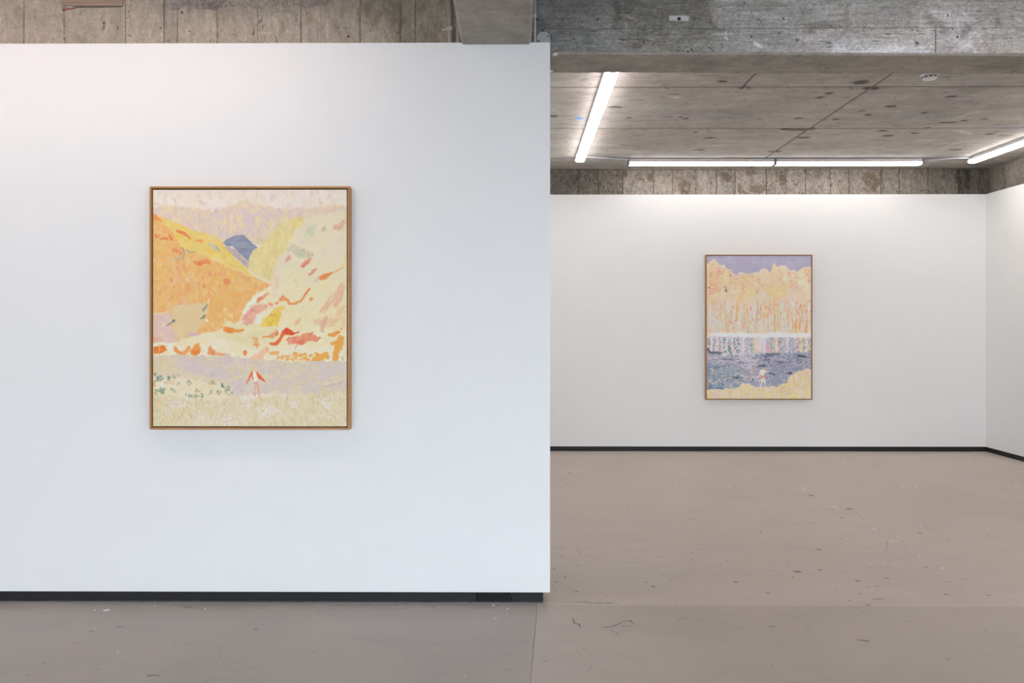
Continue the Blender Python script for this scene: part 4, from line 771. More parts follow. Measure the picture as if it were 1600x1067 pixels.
# ----------------------------------------------------------------------------
# THE ROOM
# ----------------------------------------------------------------------------
YP = 4.16                       # front face of the white partition
YC = 4.36; YC2 = 4.693          # concrete wall and lintel behind it
YB = 9.15                       # white back wall
XR = 5.47                       # white right wall
XL, YF, YW = -6.0, -4.2, 1.8             # out of sight ends of the front room
ZC = 3.325                      # ceiling
ZT = 3.004                      # top of the white boarding
ZL = 2.998                      # underside of the lintel
XE = at(859.5, 500, YP).x       # free end of the partition
rnd = random.Random(4)

def srgb2lin(c): return np.where(c <= .04045, c/12.92, ((c+.055)/1.055)**2.4)
LINTEL_GAIN = 1.55
def grid_mesh(name, gx, gy, gz, lin):
    """a fine relief whose vertices carry paint colours"""
    Hn, Wn = gx.shape
    co = np.stack([gx, gy, gz], -1).reshape(-1, 3).astype(np.float32)
    idx = np.arange(Hn*Wn).reshape(Hn, Wn)
    q = np.stack([idx[1:, :-1], idx[1:, 1:], idx[:-1, 1:], idx[:-1, :-1]], -1).reshape(-1, 4)
    me = bpy.data.meshes.new(name)
    me.vertices.add(len(co)); me.vertices.foreach_set('co', co.ravel())
    me.loops.add(q.size); me.loops.foreach_set('vertex_index', q.ravel().astype(np.int32))
    me.polygons.add(len(q)); me.polygons.foreach_set('loop_start', (np.arange(len(q))*4).astype(np.int32)); me.polygons.foreach_set('loop_total', np.full(len(q), 4, np.int32))
    me.update(calc_edges=True)
    ca = me.color_attributes.new('paint', 'FLOAT_COLOR', 'POINT')
    ca.data.foreach_set('color', np.concatenate([lin, np.ones(lin.shape[:2]+(1,))], -1).astype(np.float32).ravel())
    return bpy.data.objects.new(name, me)

def painted_wall_piece(name, cv, Y, x0, x1, z0, z1, y0, gain, mat, parent):
    """a cast piece facing the camera that carries its share of the painted stains and shade on the plane y = Y"""
    p0 = at(cv.x0, cv.y0, Y); p1 = at(cv.x1, cv.y1, Y)
    cl = lambda t, n: int(round(min(max(t, 0), 1)*(n-1)))
    i0, i1 = cl((x0-p0.x)/(p1.x-p0.x), cv.W), cl((x1-p0.x)/(p1.x-p0.x), cv.W)
    j0, j1 = cl((p0.z-z1)/(p0.z-p1.z), cv.H), cl((p0.z-z0)/(p0.z-p1.z), cv.H)
    i1 = max(i1, i0+2); j1 = max(j1, j0+2)
    sub = cv.img[j0:j1+1, i0:i1+1]; hg = cv.hgt[j0:j1+1, i0:i1+1]; Hn, Wn = sub.shape[:2]
    gx, gz = np.meshgrid(np.linspace(x0, x1, Wn), np.linspace(z1, z0, Hn))
    edge = np.zeros((Hn, Wn)); edge[0] = edge[-1] = edge[:, 0] = edge[:, -1] = 1
    o = grid_mesh(name, gx, y0-.001*hg+edge*.003, gz, np.clip(srgb2lin(np.clip(sub, 0, 1))*gain, 0, .9))
    o.data.materials.append(mat); return link(o, parent)

# floor: three screed slabs with open joints on a dark bed
floor = struct(box('floor', (XL, YF, -.12), (XR+.2, 9.4, -.012), M['conc_gap']))
g = .0008; YS = 4.138
def slab(name, pts, mat): return prism(name, pts, 'z', -.012, 0.0, mat, floor)
def seam(y): return .108+(y-4.14)*.06
slab('floor_slab', [(XL, YF), (seam(YF)-g, YF), (seam(4.25)-g, 4.25), (XL, 4.25)], M['floor_grey'])
slab('floor_slab', [(seam(YF)+g, YF), (XR+.2, YF), (XR+.2, YS-.02-g), (seam(YS)+g, YS-g)], M['floor_mid'])
slab('floor_slab', [(XL, 4.252), (seam(4.25)+g, 4.252), (seam(YS)+g, YS+g), (XR+.2, YS-.02+g), (XR+.2, 9.4), (XL, 9.4)], M['floor_warm'])

# ceiling: formwork panels cast side by side
ceiling = struct(box('ceiling', (XL, YF, ZC+.008), (XR+.3, 9.4, ZC+.2), M['conc_gap']))
g = .004
rows = [(YC2, 6.08, [.0, 1.754, 2.76, XR+.2]), (6.08, 7.364, [.0, 2.76, XR+.2]), (7.364, 8.66, [.0, 2.755, XR+.2]), (8.66, 9.3, [.0, 2.755, XR+.2])]
cvc = paint_ceiling(); CEIL_GAIN = np.array((1.72, 1.80, 1.82))
for y0, y1, xs in rows:
    for a, b in zip(xs, xs[1:]):
        x0, x1, ya, yb_ = a+.006, b-.006, y0+.015, y1-.015
        i0, i1 = [int(np.clip((v*100-cvc.x0)/(cvc.x1-cvc.x0), 0, 1)*(cvc.W-1)) for v in (x0, x1)]
        j0, j1 = [int(np.clip((v*100-cvc.y0)/(cvc.y1-cvc.y0), 0, 1)*(cvc.H-1)) for v in (ya, yb_)]
        sub = cvc.img[j0:j1+1, i0:i1+1]; Hn, Wn = sub.shape[:2]
        gx, gy = np.meshgrid(np.linspace(x0, x1, Wn), np.linspace(ya, yb_, Hn))
        edge = np.zeros((Hn, Wn)); edge[0] = edge[-1] = edge[:, 0] = edge[:, -1] = 1
        o = grid_mesh('ceiling_panel', gx, gy, ZC+rnd.uniform(-.001, .001)+edge*.009, np.clip(srgb2lin(np.clip(sub, 0, 1))*CEIL_GAIN, 0, .9))
        o.data.materials.append(M['conc_ceiling_stained']); link(o, ceiling)
y = YF
while y < YC-.1:
    y1 = min(y+1.28, YC)
    for a, b in ((XL, -3.2), (-3.2, -.3), (.06, 2.76), (2.76, XR+.2)):
        box('ceiling_panel', (a+g, y+g, ZC), (b-g, y1-g, ZC+.012), M['conc_ceiling'], ceiling)
    y = y1

# cross beam (lintel) over the opening: two courses of board-marked concrete
lintel = struct(box('ceiling_beam', (-.02, YC+.008, ZL+.012), (XR+.2, YC2-.004, ZC+.02), M['conc_lintel']))
zj = at(1300, 43.5, YC).z; xj = at(1462, 60, YC).x
def board_face(name, x0, x1, z0, z1, y0, mat, parent, wob=.0016, n=None):
    """a cast board print on a wall facing the camera, its edges a little ragged"""
    bm = bmesh.new(); n = n or max(2, int((x1-x0)/.08)); m = max(2, int((z1-z0)/.06))
    gr = []
    for j in range(m+1):
        r = []
        for i in range(n+1):
            e = (j in (0, m)) or (i in (0, n))
            r.append(bm.verts.new((x0+(x1-x0)*i/n+(rnd.uniform(-wob, wob) if i in (0, n) else 0), y0+rnd.uniform(-.0008, .0008)+(.003 if e else 0), z0+(z1-z0)*j/m+(rnd.uniform(-wob, wob) if j in (0, m) else 0))))
        gr.append(r)
    for j in range(m):
        for i in range(n): bm.faces.new((gr[j][i], gr[j][i+1], gr[j+1][i+1], gr[j+1][i]))
    # returns to the bed behind
    loop = gr[0]+[r[-1] for r in gr[1:]]+gr[m][::-1][1:]+[r[0] for r in gr[::-1]][1:-1]
    bk = [bm.verts.new((v.co.x, y0+.012, v.co.z)) for v in loop]
    for i in range(len(loop)):
        j = (i+1) % len(loop); bm.faces.new((loop[i], bk[i], bk[j], loop[j]))
    return mesh_obj(name, bm, mat, parent)
gz = .0014
def sag(x): return .006*max(0.0, x)            # the beam dips a little towards the right
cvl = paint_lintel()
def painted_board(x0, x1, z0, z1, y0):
    """a lintel board carrying its own stains, splashes, scars and painted shade"""
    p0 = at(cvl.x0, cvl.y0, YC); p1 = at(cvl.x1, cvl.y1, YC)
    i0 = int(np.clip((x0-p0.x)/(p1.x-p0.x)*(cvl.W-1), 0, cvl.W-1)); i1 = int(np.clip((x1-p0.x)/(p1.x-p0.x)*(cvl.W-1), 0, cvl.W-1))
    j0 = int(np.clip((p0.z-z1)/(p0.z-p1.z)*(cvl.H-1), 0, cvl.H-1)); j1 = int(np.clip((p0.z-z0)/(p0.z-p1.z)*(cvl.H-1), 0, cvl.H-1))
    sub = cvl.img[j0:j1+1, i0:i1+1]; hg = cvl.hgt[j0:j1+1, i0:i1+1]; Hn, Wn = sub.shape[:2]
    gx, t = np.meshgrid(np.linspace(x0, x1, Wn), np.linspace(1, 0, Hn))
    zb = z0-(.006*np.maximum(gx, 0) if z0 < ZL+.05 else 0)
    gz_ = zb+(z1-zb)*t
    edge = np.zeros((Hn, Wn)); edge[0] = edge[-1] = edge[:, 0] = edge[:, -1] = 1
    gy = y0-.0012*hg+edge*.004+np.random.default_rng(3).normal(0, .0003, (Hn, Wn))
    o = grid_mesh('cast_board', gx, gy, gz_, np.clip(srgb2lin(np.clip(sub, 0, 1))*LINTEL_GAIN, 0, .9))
    o.data.materials.append(M['conc_lintel_stained_shaded']); link(o, lintel)
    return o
XV = at(cvl.x1-4, 40, YC).x
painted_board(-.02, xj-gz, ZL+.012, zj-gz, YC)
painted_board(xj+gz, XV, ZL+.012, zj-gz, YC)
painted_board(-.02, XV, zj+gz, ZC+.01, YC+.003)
board_face('cast_board', XV, XR+.2, ZL-.02, zj-gz, YC, M['conc_lintel'], lintel)
board_face('cast_board', XV, XR+.2, zj+gz, ZC+.01, YC+.003, M['conc_lintel'], lintel)
# ragged soffit strip with broken front and rear arrises
bm = bmesh.new(); n = 220; rowsv = []
for i in range(n+1):
    x = -.02+(XR+.22)*i/n
    j1 = rnd.uniform(-.004, .004)+.004*math.sin(x*7.3); j2 = rnd.uniform(-.008, .008)+.006*math.sin(x*5.1+1)
    prof = [(YC+.004, ZL+.016), (YC-.001, ZL+.010+j1*.5), (YC+.006+j1, ZL+.001), (YC+.02, ZL), (YC2-.02, ZL+rnd.uniform(-.001, .001)), (YC2-.006+j2, ZL+.002), (YC2+j2*.6, ZL+.016)]
    rowsv.append([bm.verts.new((x, a, b-sag(x))) for a, b in prof])
for A, B in zip(rowsv, rowsv[1:]):
    for k in range(len(A)-1): bm.faces.new((A[k], B[k], B[k+1], A[k+1]))
mesh_obj('beam_soffit', bm, M['conc_soffit'], lintel)

# beam running towards the camera, its chamfered underside just above the partition
xa = at(725, 69, YP).x; xb = at(826, 69, YP).x; ZD = at(775, 69, YP).z; ch = .016
pts = [(xa, ZD+.001), (xb, ZD+.001), (xb+ch, ZD+ch), (xb+ch, ZC+.03), (xa-ch, ZC+.03), (xa-ch, ZD+ch)]
beam2 = struct(prism('ceiling_beam', pts, 'y', YF, YC+.02, M['conc_soffit']))

# vertical board-marked concrete wall seen above the partition
wall_conc = struct(box('wall_front_concrete', (XL, YC+.010, 0), (-.02, YC2, ZC+.05), M['conc_gap']))
cvf = paint_front_concrete(); FRONT_GAIN = np.array((1.45, 1.53, 1.50))
edges = [-6.0]+[at(x, 40, YC).x for x in (-420, -250, -60, 37, 101, 196, 256, 277, 340, 403, 470, 563, 626, 649, 700)]+[-.02]
for a, b in zip(edges, edges[1:]):
    if a < at(-60, 40, YC).x-.01: board_face('cast_board', a+.0015, b-.0015, 2.70, ZC+.02, YC+rnd.uniform(-.002, .003), M['conc_front'], wall_conc)
    else: painted_wall_piece('cast_board', cvf, YC, a+.0008, b-.0008, 2.94, ZC+.02, YC+rnd.uniform(-.002, .003), FRONT_GAIN, M['conc_front_stained'], wall_conc)
# hacked rough band at the top of that wall
bm = bmesh.new(); x0 = at(262, 5, YC).x; x1 = at(520, 5, YC).x; nx, nz = 150, 12; G_ = []
for j in range(nz+1):
    r = []
    for i in range(nx+1):
        x = x0+(x1-x0)*i/nx; zb = at(0, 15, YC).z+.006*math.sin(x*23)+.005*math.sin(x*51+2)
        if x > x1-.25: zb += (x-(x1-.25))*.10
        z = zb+(ZC+.01-zb)*j/nz
        edge = min(1, j/1.5)*min(1, i/4, (nx-i)/4)
        r.append(bm.verts.new((x+rnd.uniform(-.002, .002), YC+.002-edge*(.003+rnd.uniform(-.004, .005)), z+rnd.uniform(-.003, .003))))
    G_.append(r)
for j in range(nz):
    for i in range(nx): bm.faces.new((G_[j][i], G_[j][i+1], G_[j+1][i+1], G_[j+1][i]))
mesh_obj('rough_patch', bm, M['conc_rough'], wall_conc)

# white partition, notched under the beam
z0p = at(430, 924.5, YP).z; zA = at(430, 67.3, YP).z
pts = [(XL, z0p), (XE, z0p), (XE, zA), (xb+.004, zA), (xb+.004, ZD-.001), (xa-.004, ZD-.001), (xa-.012, zA), (XL, zA)]
struct(prism('wall_front', pts, 'y', YP, YP+.13, M['wall']))
# its recessed black plinth in three lengths, and the sealed edge on the floor
pl = YP+.028
base_f = struct(empty('baseboard_front', (0, pl, 0)))
for a, b, mt, dy in ((XL, at(745, 930, pl).x, 'black_base', 0), (at(745, 930, pl).x, at(799, 930, pl).x, 'black_matte', -.004), (at(799, 930, pl).x, at(849, 930, pl).x, 'black_base', 0)):
    o = box('baseboard_length', (a+.001, dy, .003), (b-.001, .09, z0p+.01), M[mt], base_f, .0015)
struct(box('trim_1', (XL, YP+.002, 0.0), (at(848, 940, pl).x, pl+.05, .003), M['sealant']))

# back room: white boarding with black plinths, stained concrete above
zb0 = at(1200, 697.6, YB).z
struct(box('wall_back', (.02, YB, zb0), (XR, YB+.06, ZT), M['wall']))
struct(box('baseboard_back', (.02, YB+.008, 0), (XR+.008, YB+.05, zb0+.01), M['black_base']))
wb = struct(box('wall_back_concrete', (-.02, YB+.112, 0), (XR+.3, YB+.35, ZC+.05), M['conc_gap']))
cvb = paint_back_concrete(); BACK_GAIN = np.array((1.22, 1.27, 1.32))
ed = [.0]+[at(x, 285, YB+.1).x for x in (905, 935, 973, 1021, 1051, 1088, 1120, 1149, 1198, 1228, 1259, 1298, 1327, 1377, 1405, 1450, 1497, 1515, 1530)]+[XR+.12]
for a, b in zip(ed, ed[1:]):
    painted_wall_piece('cast_board', cvb, YB+.1, a+.0012, b-.0012, ZT-.06, ZC+.01, YB+.1+rnd.uniform(-.004, .004), BACK_GAIN, M['conc_back_stained_shaded'], wb)
struct(box('wall_right', (XR, YW, zb0), (XR+.06, YB+.06, ZT), M['wall']))
struct(box('baseboard_right', (XR+.008, YW, 0), (XR+.05, YB+.05, zb0+.01), M['black_base']))
wr = struct(box('wall_right_concrete', (XR+.112, YW, 0), (XR+.35, YB+.3, ZC+.05), M['conc_gap']))
ys = [YB+.1, 9.02, 8.93, 8.80, 8.72, 8.62, 8.45, 8.3, 8.1, 7.9, 7.6, 7.3, 7.0, 6.5, 6.0, 5.5, 5.0, YC2]
for b, a in zip(ys, ys[1:]):
    x = XR+.1+rnd.uniform(-.004, .004)
    box('cast_board', (x, a+.0015, ZT-.12), (XR+.115, b-.0015, ZC+.01), M['conc_back'], wr, .0015)
box('cast_board', (XR+.1, YW, ZT-.12), (XR+.115, YC, ZC+.01), M['conc_back'], wr)
struct(box('wall_left', (-.02, YC2, 0), (.02, YB+.1, ZC+.02), M['wall']))
# front room, out of sight: side wall, and tall shop windows behind and to the right of the camera
struct(box('wall_side', (XL-.2, YF, 0), (XL, YC, ZC+.02), M['wall']))
struct(box('ground', (-40, -45, -.3), (45, 20, -.13), plain('grey_pavement', (.30,.30,.30), .9)))
mg, nt, p = new_mat('clear_window_glass')
tr = nt.nodes.new('ShaderNodeBsdfTransparent'); nt.links.new(tr.outputs[0], nt.nodes['Material Output'].inputs[0])
wz0, wz1 = .12, 3.05
def window_wall(name, spans, lo, hi, place, n0, rot, where):
    """a wall of piers and tall windows; place maps (along, across, z)"""
    def bx_(nm, a, b, z0, z1, par):
        return box(nm, place(a, 0, z0), place(b, .2, z1), M['wall'], par)
    w_ = struct(bx_(name, lo, hi, 0, wz0, None))
    bx_('lintel_strip', lo, hi, wz1, ZC+.02, w_)
    xs = [lo]+[v for w in spans for v in w]+[hi]
    for a, b in zip(xs[0::2], xs[1::2]): bx_('pier', a, b, wz0, wz1, w_)
    for i, (a, b) in enumerate(spans):
        w = struct(empty('window_%d' % (n0+i), place((a+b)/2, .1, wz0))); w.rotation_euler = (0, 0, rot)
        w['label'] = 'tall shop window %s' % where
        h = (b-a)/2; H = wz1-wz0
        for nm, p0, p1 in (('window_frame', (-h, -.03, 0), (-h+.05, .03, H)), ('window_frame', (h-.05, -.03, 0), (h, .03, H)), ('window_frame', (-h+.05, -.03, 0), (h-.05, .03, .05)), ('window_frame', (-h+.05, -.03, H-.05), (h-.05, .03, H)), ('mullion', (-.02, -.03, .05), (.02, .03, H-.05))):
            box(nm, p0, p1, M['housing'], w)
        for s in (-1, 1): box('pane', (min(s*.02, s*(h-.05)), -.004, .05), (max(s*.02, s*(h-.05)), .004, H-.05), mg, w)
        ld = bpy.data.lights.new('window_portal', 'AREA'); ld.shape = 'RECTANGLE'; ld.size = b-a; ld.size_y = H
        ld.cycles.is_portal = True
        lo_ = link(bpy.data.objects.new('window_portal', ld)); lo_.location = place((a+b)/2, .01, wz0+H/2); lo_.rotation_euler = (math.pi/2, 0, math.pi+rot)
window_wall('wall_rear', [(-5.8, -3.1), (-2.9, -.2), (0, 2.6), (2.8, 5.3)], XL, XR+.2, lambda u, d, z: (u, YF-d, z), 1, 0, 'behind the viewer')
window_wall('wall_street', [(-3.9, -1.3), (-1.1, 1.5)], YF, YW, lambda u, d, z: (XR+.02+d, u, z), 5, math.pi/2, 'to the right of the viewer')

# ----------------------------------------------------------------------------
# LIGHT BATTENS
# ----------------------------------------------------------------------------
def batten(p0, p1, label, glow, group):
    """surface batten from p0 to p1 (centre line on the ceiling)"""
    p0 = Vector(p0); p1 = Vector(p1); d = p1-p0; L = d.length
    root = empty('light_batten', p0); root.rotation_euler = (0, 0, math.atan2(d.y, d.x))
    tag(root, label, 'light', group)
    w = .049; cap = .016
    def sec(name, prof, a, b, mat):
        o = prism(name, prof, 'x', a, b, mat, root); return o
    sec('housing', [(-.042, 0), (-w, -.004), (-w, -.036), (w, -.036), (w, -.004), (.042, 0)], cap, L-cap, M['housing'])
    sec('diffuser', [(-w+.002, -.036), (-w+.001, -.054), (-w+.010, -.063), (-.03, -.066), (.03, -.066), (w-.010, -.063), (w-.001, -.054), (w-.002, -.036)], cap, L-cap, glow)
    cp = [(-.042, 0), (-w-.0015, -.006), (-w-.0015, -.055), (-w+.009, -.0655), (-.03, -.068), (.03, -.068), (w-.009, -.0655), (w+.0015, -.055), (w+.0015, -.006), (.042, 0)]
    sec('end_cap', cp, .001, cap, M['cap']); sec('end_cap', cp, L-cap, L-.001, M['cap'])
    return root
yb = 8.73
xl0 = at(981.5, 250, 8.68).x; xl1 = at(1211.5, 250, 8.68).x; xl2 = at(1443.5, 250, 8.68).x
G2 = 'ceiling battens of the back room'
batten((xl0, yb, ZC), (xl1, yb, ZC), 'lit white batten along the back wall, the one nearer the white partition', M['tube_back'], G2)
batten((xl1, yb, ZC), (xl2, yb, ZC), 'lit white batten along the back wall, the one nearer the right corner', M['tube_back'], G2)
xs_ = .682
batten((xs_+.005, 8.565, ZC), (xs_-.002, 6.955, ZC), 'far half of the lit batten line running away beside the white partition', M['tube_side'], G2)
batten((xs_-.002, 6.955, ZC), (xs_-.009, 5.345, ZC), 'near half of the lit batten line running away beside the partition, cut by the beam', M['tube_side'], G2)
xr_ = 5.01
batten((xr_, 8.645, ZC), (xr_, 7.035, ZC), 'lit batten along the right wall, cut by the right edge of the picture', M['tube_side'], G2)
batten((xr_, 7.035, ZC), (xr_, 5.425, ZC), 'further lit batten along the right wall outside the picture', M['tube_side'], G2)
G1 = 'ceiling battens of the front room'
for x, lb in ((-5.7, 'leftmost'), (-4.1, 'middle'), (-2.5, 'rightmost')):
    batten((x, 3.35, ZC), (x+1.6, 3.35, ZC), 'lit batten before the white partition, %s of three above the picture' % lb, M['tube_front'], G1)
for x, lb in ((2.1, 'left'), (3.7, 'right')):
    batten((x, 3.2, ZC), (x+1.6, 3.2, ZC), 'lit batten before the concrete beam, %s one of the pair above the picture' % lb, M['tube_front'], G1)
# white conduit links between the batten lines
def conduit(name, pts, r, mat, label, cat='conduit'):
    bm = bmesh.new(); tube(bm, pts, r, 10)
    return tag(mesh_obj(name, bm, mat, None, True), label, cat)
conduit('cable_conduit', [(xs_+.049, 8.50, ZC-.014), (xl0-.2, 8.60, ZC-.014), (xl0+.002, 8.66, ZC-.014)], .008, M['pipe_white'], 'thin white conduit joining the side batten to the back batten near the partition')
a, b = xl2, xr_-.05
conduit('cable_conduit', [(a-.002, 8.72, ZC-.014), (a+.1, 8.70, ZC-.017), ((a+b)/2, 8.64, ZC-.013), (b+.002, 8.60, ZC-.010)], .008, M['pipe_white'], 'thin white conduit joining the back batten to the right wall batten')

# ----------------------------------------------------------------------------
# FRAMED PAINTINGS
# ----------------------------------------------------------------------------
def painting(name, x0, x1, y0, y1, ywall, depth, cv, gain, label, face, gapw, tint=(1, 1, 1)):
    """floater frame: backing, four rails, canvas with its painted face; x0..y1 photo extents of the frame front"""
    yf = ywall-depth
    a = at(x0, y1, yf); b = at(x1, y0, yf)
    X0, X1, Z0, Z1 = a.x, b.x, a.z, b.z
    root = empty(name, ((X0+X1)/2, ywall, Z0)); tag(root, label, 'painting', 'framed paintings')
    cx, cz = (X0+X1)/2, Z0; w = (X1-X0)/2; h = Z1-Z0
    fr = empty('frame'); fr.parent = root
    def rail(nm, pts, mat):
        bm = bmesh.new()
        f = [bm.verts.new((p[0], -depth, p[1])) for p in pts]; k = [bm.verts.new((p[0], -.001, p[1])) for p in pts]
        bm.faces.new(f); bm.faces.new(k[::-1])
        for i in range(4): bm.faces.new((f[i], f[(i+1) % 4], k[(i+1) % 4], k[i]))
        bmesh.ops.recalc_face_normals(bm, faces=bm.faces)
        bmesh.ops.bevel(bm, geom=list(bm.edges), offset=.0008, segments=1, affect='EDGES')
        return mesh_obj(nm, bm, mat, fr)
    t = face
    rail('rail', [(-w, h), (w, h), (w-t, h-t), (-w+t, h-t)], M['oak_h'])
    rail('rail', [(-w, 0), (w, 0), (w-t, t), (-w+t, t)], M['oak_h'])
    rail('stile', [(-w, 0), (-w+t, t), (-w+t, h-t), (-w, h)], M['oak_v'])
    rail('stile', [(w, 0), (w-t, t), (w-t, h-t), (w, h)], M['oak_v'])
    box('backing', (-w+t, -.012, t), (w-t, -.002, h-t), M['backing'], root)
    cd = depth-.006
    cw = w-t-gapw; c0 = t+gapw; c1 = h-t-gapw
    box('canvas', (-cw, -cd+.002, c0), (cw, -.012, c1), M['linen'], root)
    # painted face: a fine relief whose vertices carry the paint
    gx, gz = np.meshgrid(np.linspace(-cw, cw, cv.W), np.linspace(c1, c0, cv.H))
    o = grid_mesh('painted_face', gx, -cd-cv.hgt*.0006, gz, np.clip(srgb2lin(np.clip(cv.img, 0, 1))*gain*np.array(tint), 0, .92))
    m, nt, p = new_mat(name+'_oil_paint'); G = NT(nt)
    at_ = G.n('ShaderNodeAttribute', attribute_name='paint')
    n = G.noise(G.pos(), 420, 2)
    G.l(G.mix(1.0, at_.outputs['Color'], G.ramp(n, [(.3, .97), (.7, 1.03)]), 'MULTIPLY'), p.inputs['Base Color'])
    p.inputs['Roughness'].default_value = .7; p.inputs['Specular IOR Level'].default_value = .2
    o.data.materials.append(m); link(o, root)
    return root
GAIN1 = 1.17; GAIN2 = 1.23
painting('framed_painting', 233.5, 546.3, 291.0, 671.0, YP, .052, paint_valley(), GAIN1, 'large framed painting of an orange autumn valley on the white partition', .0105, .006, (1.03, 1.0, .96))
painting('framed_painting', 1103.0, 1269.4, 397.8, 624.6, YB, .052, paint_lake(), GAIN2, 'framed painting of golden trees above a dark pond on the back wall', .0075, .005, (1.0, 1.0, 1.05))

# ----------------------------------------------------------------------------
# SMALL THINGS ON THE CONCRETE
# ----------------------------------------------------------------------------
# smoke detector on the back-room ceiling
p = atz(1452.5, 116.0, ZC)
root = tag(empty('smoke_detector', (p.x, p.y, ZC)), 'round white smoke detector on the concrete ceiling behind the beam', 'smoke detector')
bm = bmesh.new(); lathe(bm, [(.062, 0), (.062, -.012), (.058, -.016)], (0, 0, 0), (0, 0, 1), 32); mesh_obj('base', bm, M['plastic'], root)
bm = bmesh.new(); lathe(bm, [(.050, -.015), (.050, -.030), (.044, -.037), (.030, -.041), (0, -.042)], (0, 0, 0), (0, 0, 1), 32); mesh_obj('dome', bm, M['plastic'], root, True)
for i in range(10):
    a = i*math.tau/10
    bm = bmesh.new(); add_box(bm, (-.009, -.0012, -.0045), (.009, .0012, .0045))
    o = mesh_obj('vent_slot', bm, M['screw'], root); o.location = (.0502*math.cos(a), .0502*math.sin(a), -.024); o.rotation_euler = (0, 0, a+math.pi/2)
# round junction cover on the lintel
c = at(849, 60, YC-.02); r = 11*YC/F
root = tag(empty('junction_box', (c.x, YC, c.z)), 'round pale grey junction box cover above the partition corner', 'junction box')
bm = bmesh.new(); lathe(bm, [(r, .001), (r, -.014), (r*.97, -.0185), (r*.9, -.020), (0, -.020)], (0, 0, 0), (0, 1, 0), 40); mesh_obj('cover', bm, plain('pale_blue_grey_cover', (.50,.51,.54), .5, var=.02), root)
for s, dx, dz in ((1, .024, .012), (1, -.0255, -.015)):
    bm = bmesh.new(); lathe(bm, [(.0042, -.0195), (.0042, -.022), (.002, -.0225), (0, -.0225)], (dx, 0, dz), (0, 1, 0), 12); mesh_obj('screw', bm, M['screw'], root)
# pipes beside the big beam
yp = 4.322
def vpipe(px0, px1, rpx, ybase, mat, label, name='water_pipe'):
    a = at(px0, 70, ybase); b = at(px1, 0, ybase)
    bm = bmesh.new(); x1 = a.x+(b.x-a.x)*(ZC-2.7)/max(1e-3, b.z-a.z)*1.0
    tube(bm, [(a.x, ybase, 2.7), (b.x, ybase, ZC+.005)], rpx*ybase/F, 16)
    o = mesh_obj(name, bm, mat, None, True); return tag(o, label, 'pipe')
root = tag(empty('water_pipe', (at(704.5, 70, yp).x, yp, 2.7)), 'thicker pale pipe with a bright clamp, left of the big concrete beam', 'pipe')
rp = 4.0*yp/F
bm = bmesh.new(); tube(bm, [(0, 0, 0), (at(702.5, 0, yp).x-at(704.5, 70, yp).x, 0, ZC-2.7+.005)], rp, 18); mesh_obj('pipe_run', bm, M['pipe'], root, True)
zc = at(700, 45, yp).z-2.7; xo = -.001
bm = bmesh.new(); lathe(bm, [(rp+.0005, -.011), (rp+.002, -.011), (rp+.002, .011), (rp+.0005, .011)], (xo, 0, zc), (0, 0, 1), 20); cl = mesh_obj('clamp', bm, M['metal'], root, True)
bm = bmesh.new(); add_box(bm, (xo-rp-.034, -.006, zc-.012), (xo-rp-.006, -.002, zc-.003), .001); add_box(bm, (xo-rp-.008, -.008, zc-.012), (xo-rp+.001, .004, zc+.012), .001); mesh_obj('clamp_lug', bm, M['metal'], cl)
bm = bmesh.new(); lathe(bm, [(.005, 0), (.005, .006), (.002, .007), (0, .007)], (xo-rp-.031, -.003, zc-.0075), (0, -1, 0), 8); mesh_obj('bolt', bm, M['metal'], cl)
vpipe(715.0, 717.0, 3.4, yp-.002, M['pipe'], 'thinner pale pipe half hidden by the left edge of the big concrete beam')
a = at(834.5, 70, 4.33); b = at(836.0, 0, 4.33); rc = 2.2*4.33/F
root = tag(empty('conduit_pipe', (a.x, 4.33, 2.7)), 'slim white upright conduit between the big beam and the round junction cover', 'conduit')
bm = bmesh.new(); tube(bm, [(0, 0, 0), (b.x-a.x, 0, ZC-2.7+.005)], rc, 14); mesh_obj('pipe_run', bm, M['pipe_white'], root, True)
zc = at(834, 25, 4.33).z-2.7
bm = bmesh.new(); lathe(bm, [(rc+.0003, -.006), (rc+.0018, -.006), (rc+.0018, .006), (rc+.0003, .006)], (.003, 0, zc), (0, 0, 1), 16); mesh_obj('coupling', bm, M['plastic'], root, True)
# anchor bracket on the lintel face
c = at(1060.5, 29.5, YC); s = YC/F
root = tag(empty('anchor_bracket', (c.x, YC, c.z)), 'small grey steel bracket with a dark bolt on the concrete beam', 'bracket')
bm = bmesh.new(); add_box(bm, (-15.5*s, -.006, -3.5*s), (15.5*s, .004, 3.6*s), .001); pltt = mesh_obj('plate', bm, M['metal'], root)
bm = bmesh.new(); add_box(bm, (-15.5*s, -.012, 1.2*s), (15*s, -.006, 3.9*s), .001); mesh_obj('flange', bm, M['metal'], root)
bm = bmesh.new(); lathe(bm, [(2.4*s, -.006), (2.4*s, -.013), (1.2*s, -.014), (1.2*s, -.010), (0, -.010)], (0, 0, -1.0*s), (0, 1, 0), 14); mesh_obj('bolt', bm, M['screw'], root)
# white caps under the lintel
for (px, py, yy, lab) in ((867, 82.5, YC-.002, 'small white plastic cap on the lower edge of the concrete beam'), (860.5, 109, 4.64, 'small white plastic cap under the beam, half hidden by the partition')):
    c = at(px, py, yy)
    bm = bmesh.new(); lathe(bm, [(.017, 0), (.017, -.005), (.012, -.010), (0, -.011)], (0, 0, 0), (0, 0, 1), 20)
    o = mesh_obj('plastic_cap', bm, M['plastic'], None, True); o.location = (c.x, yy+.012, ZL+.004); tag(o, lab, 'cap')
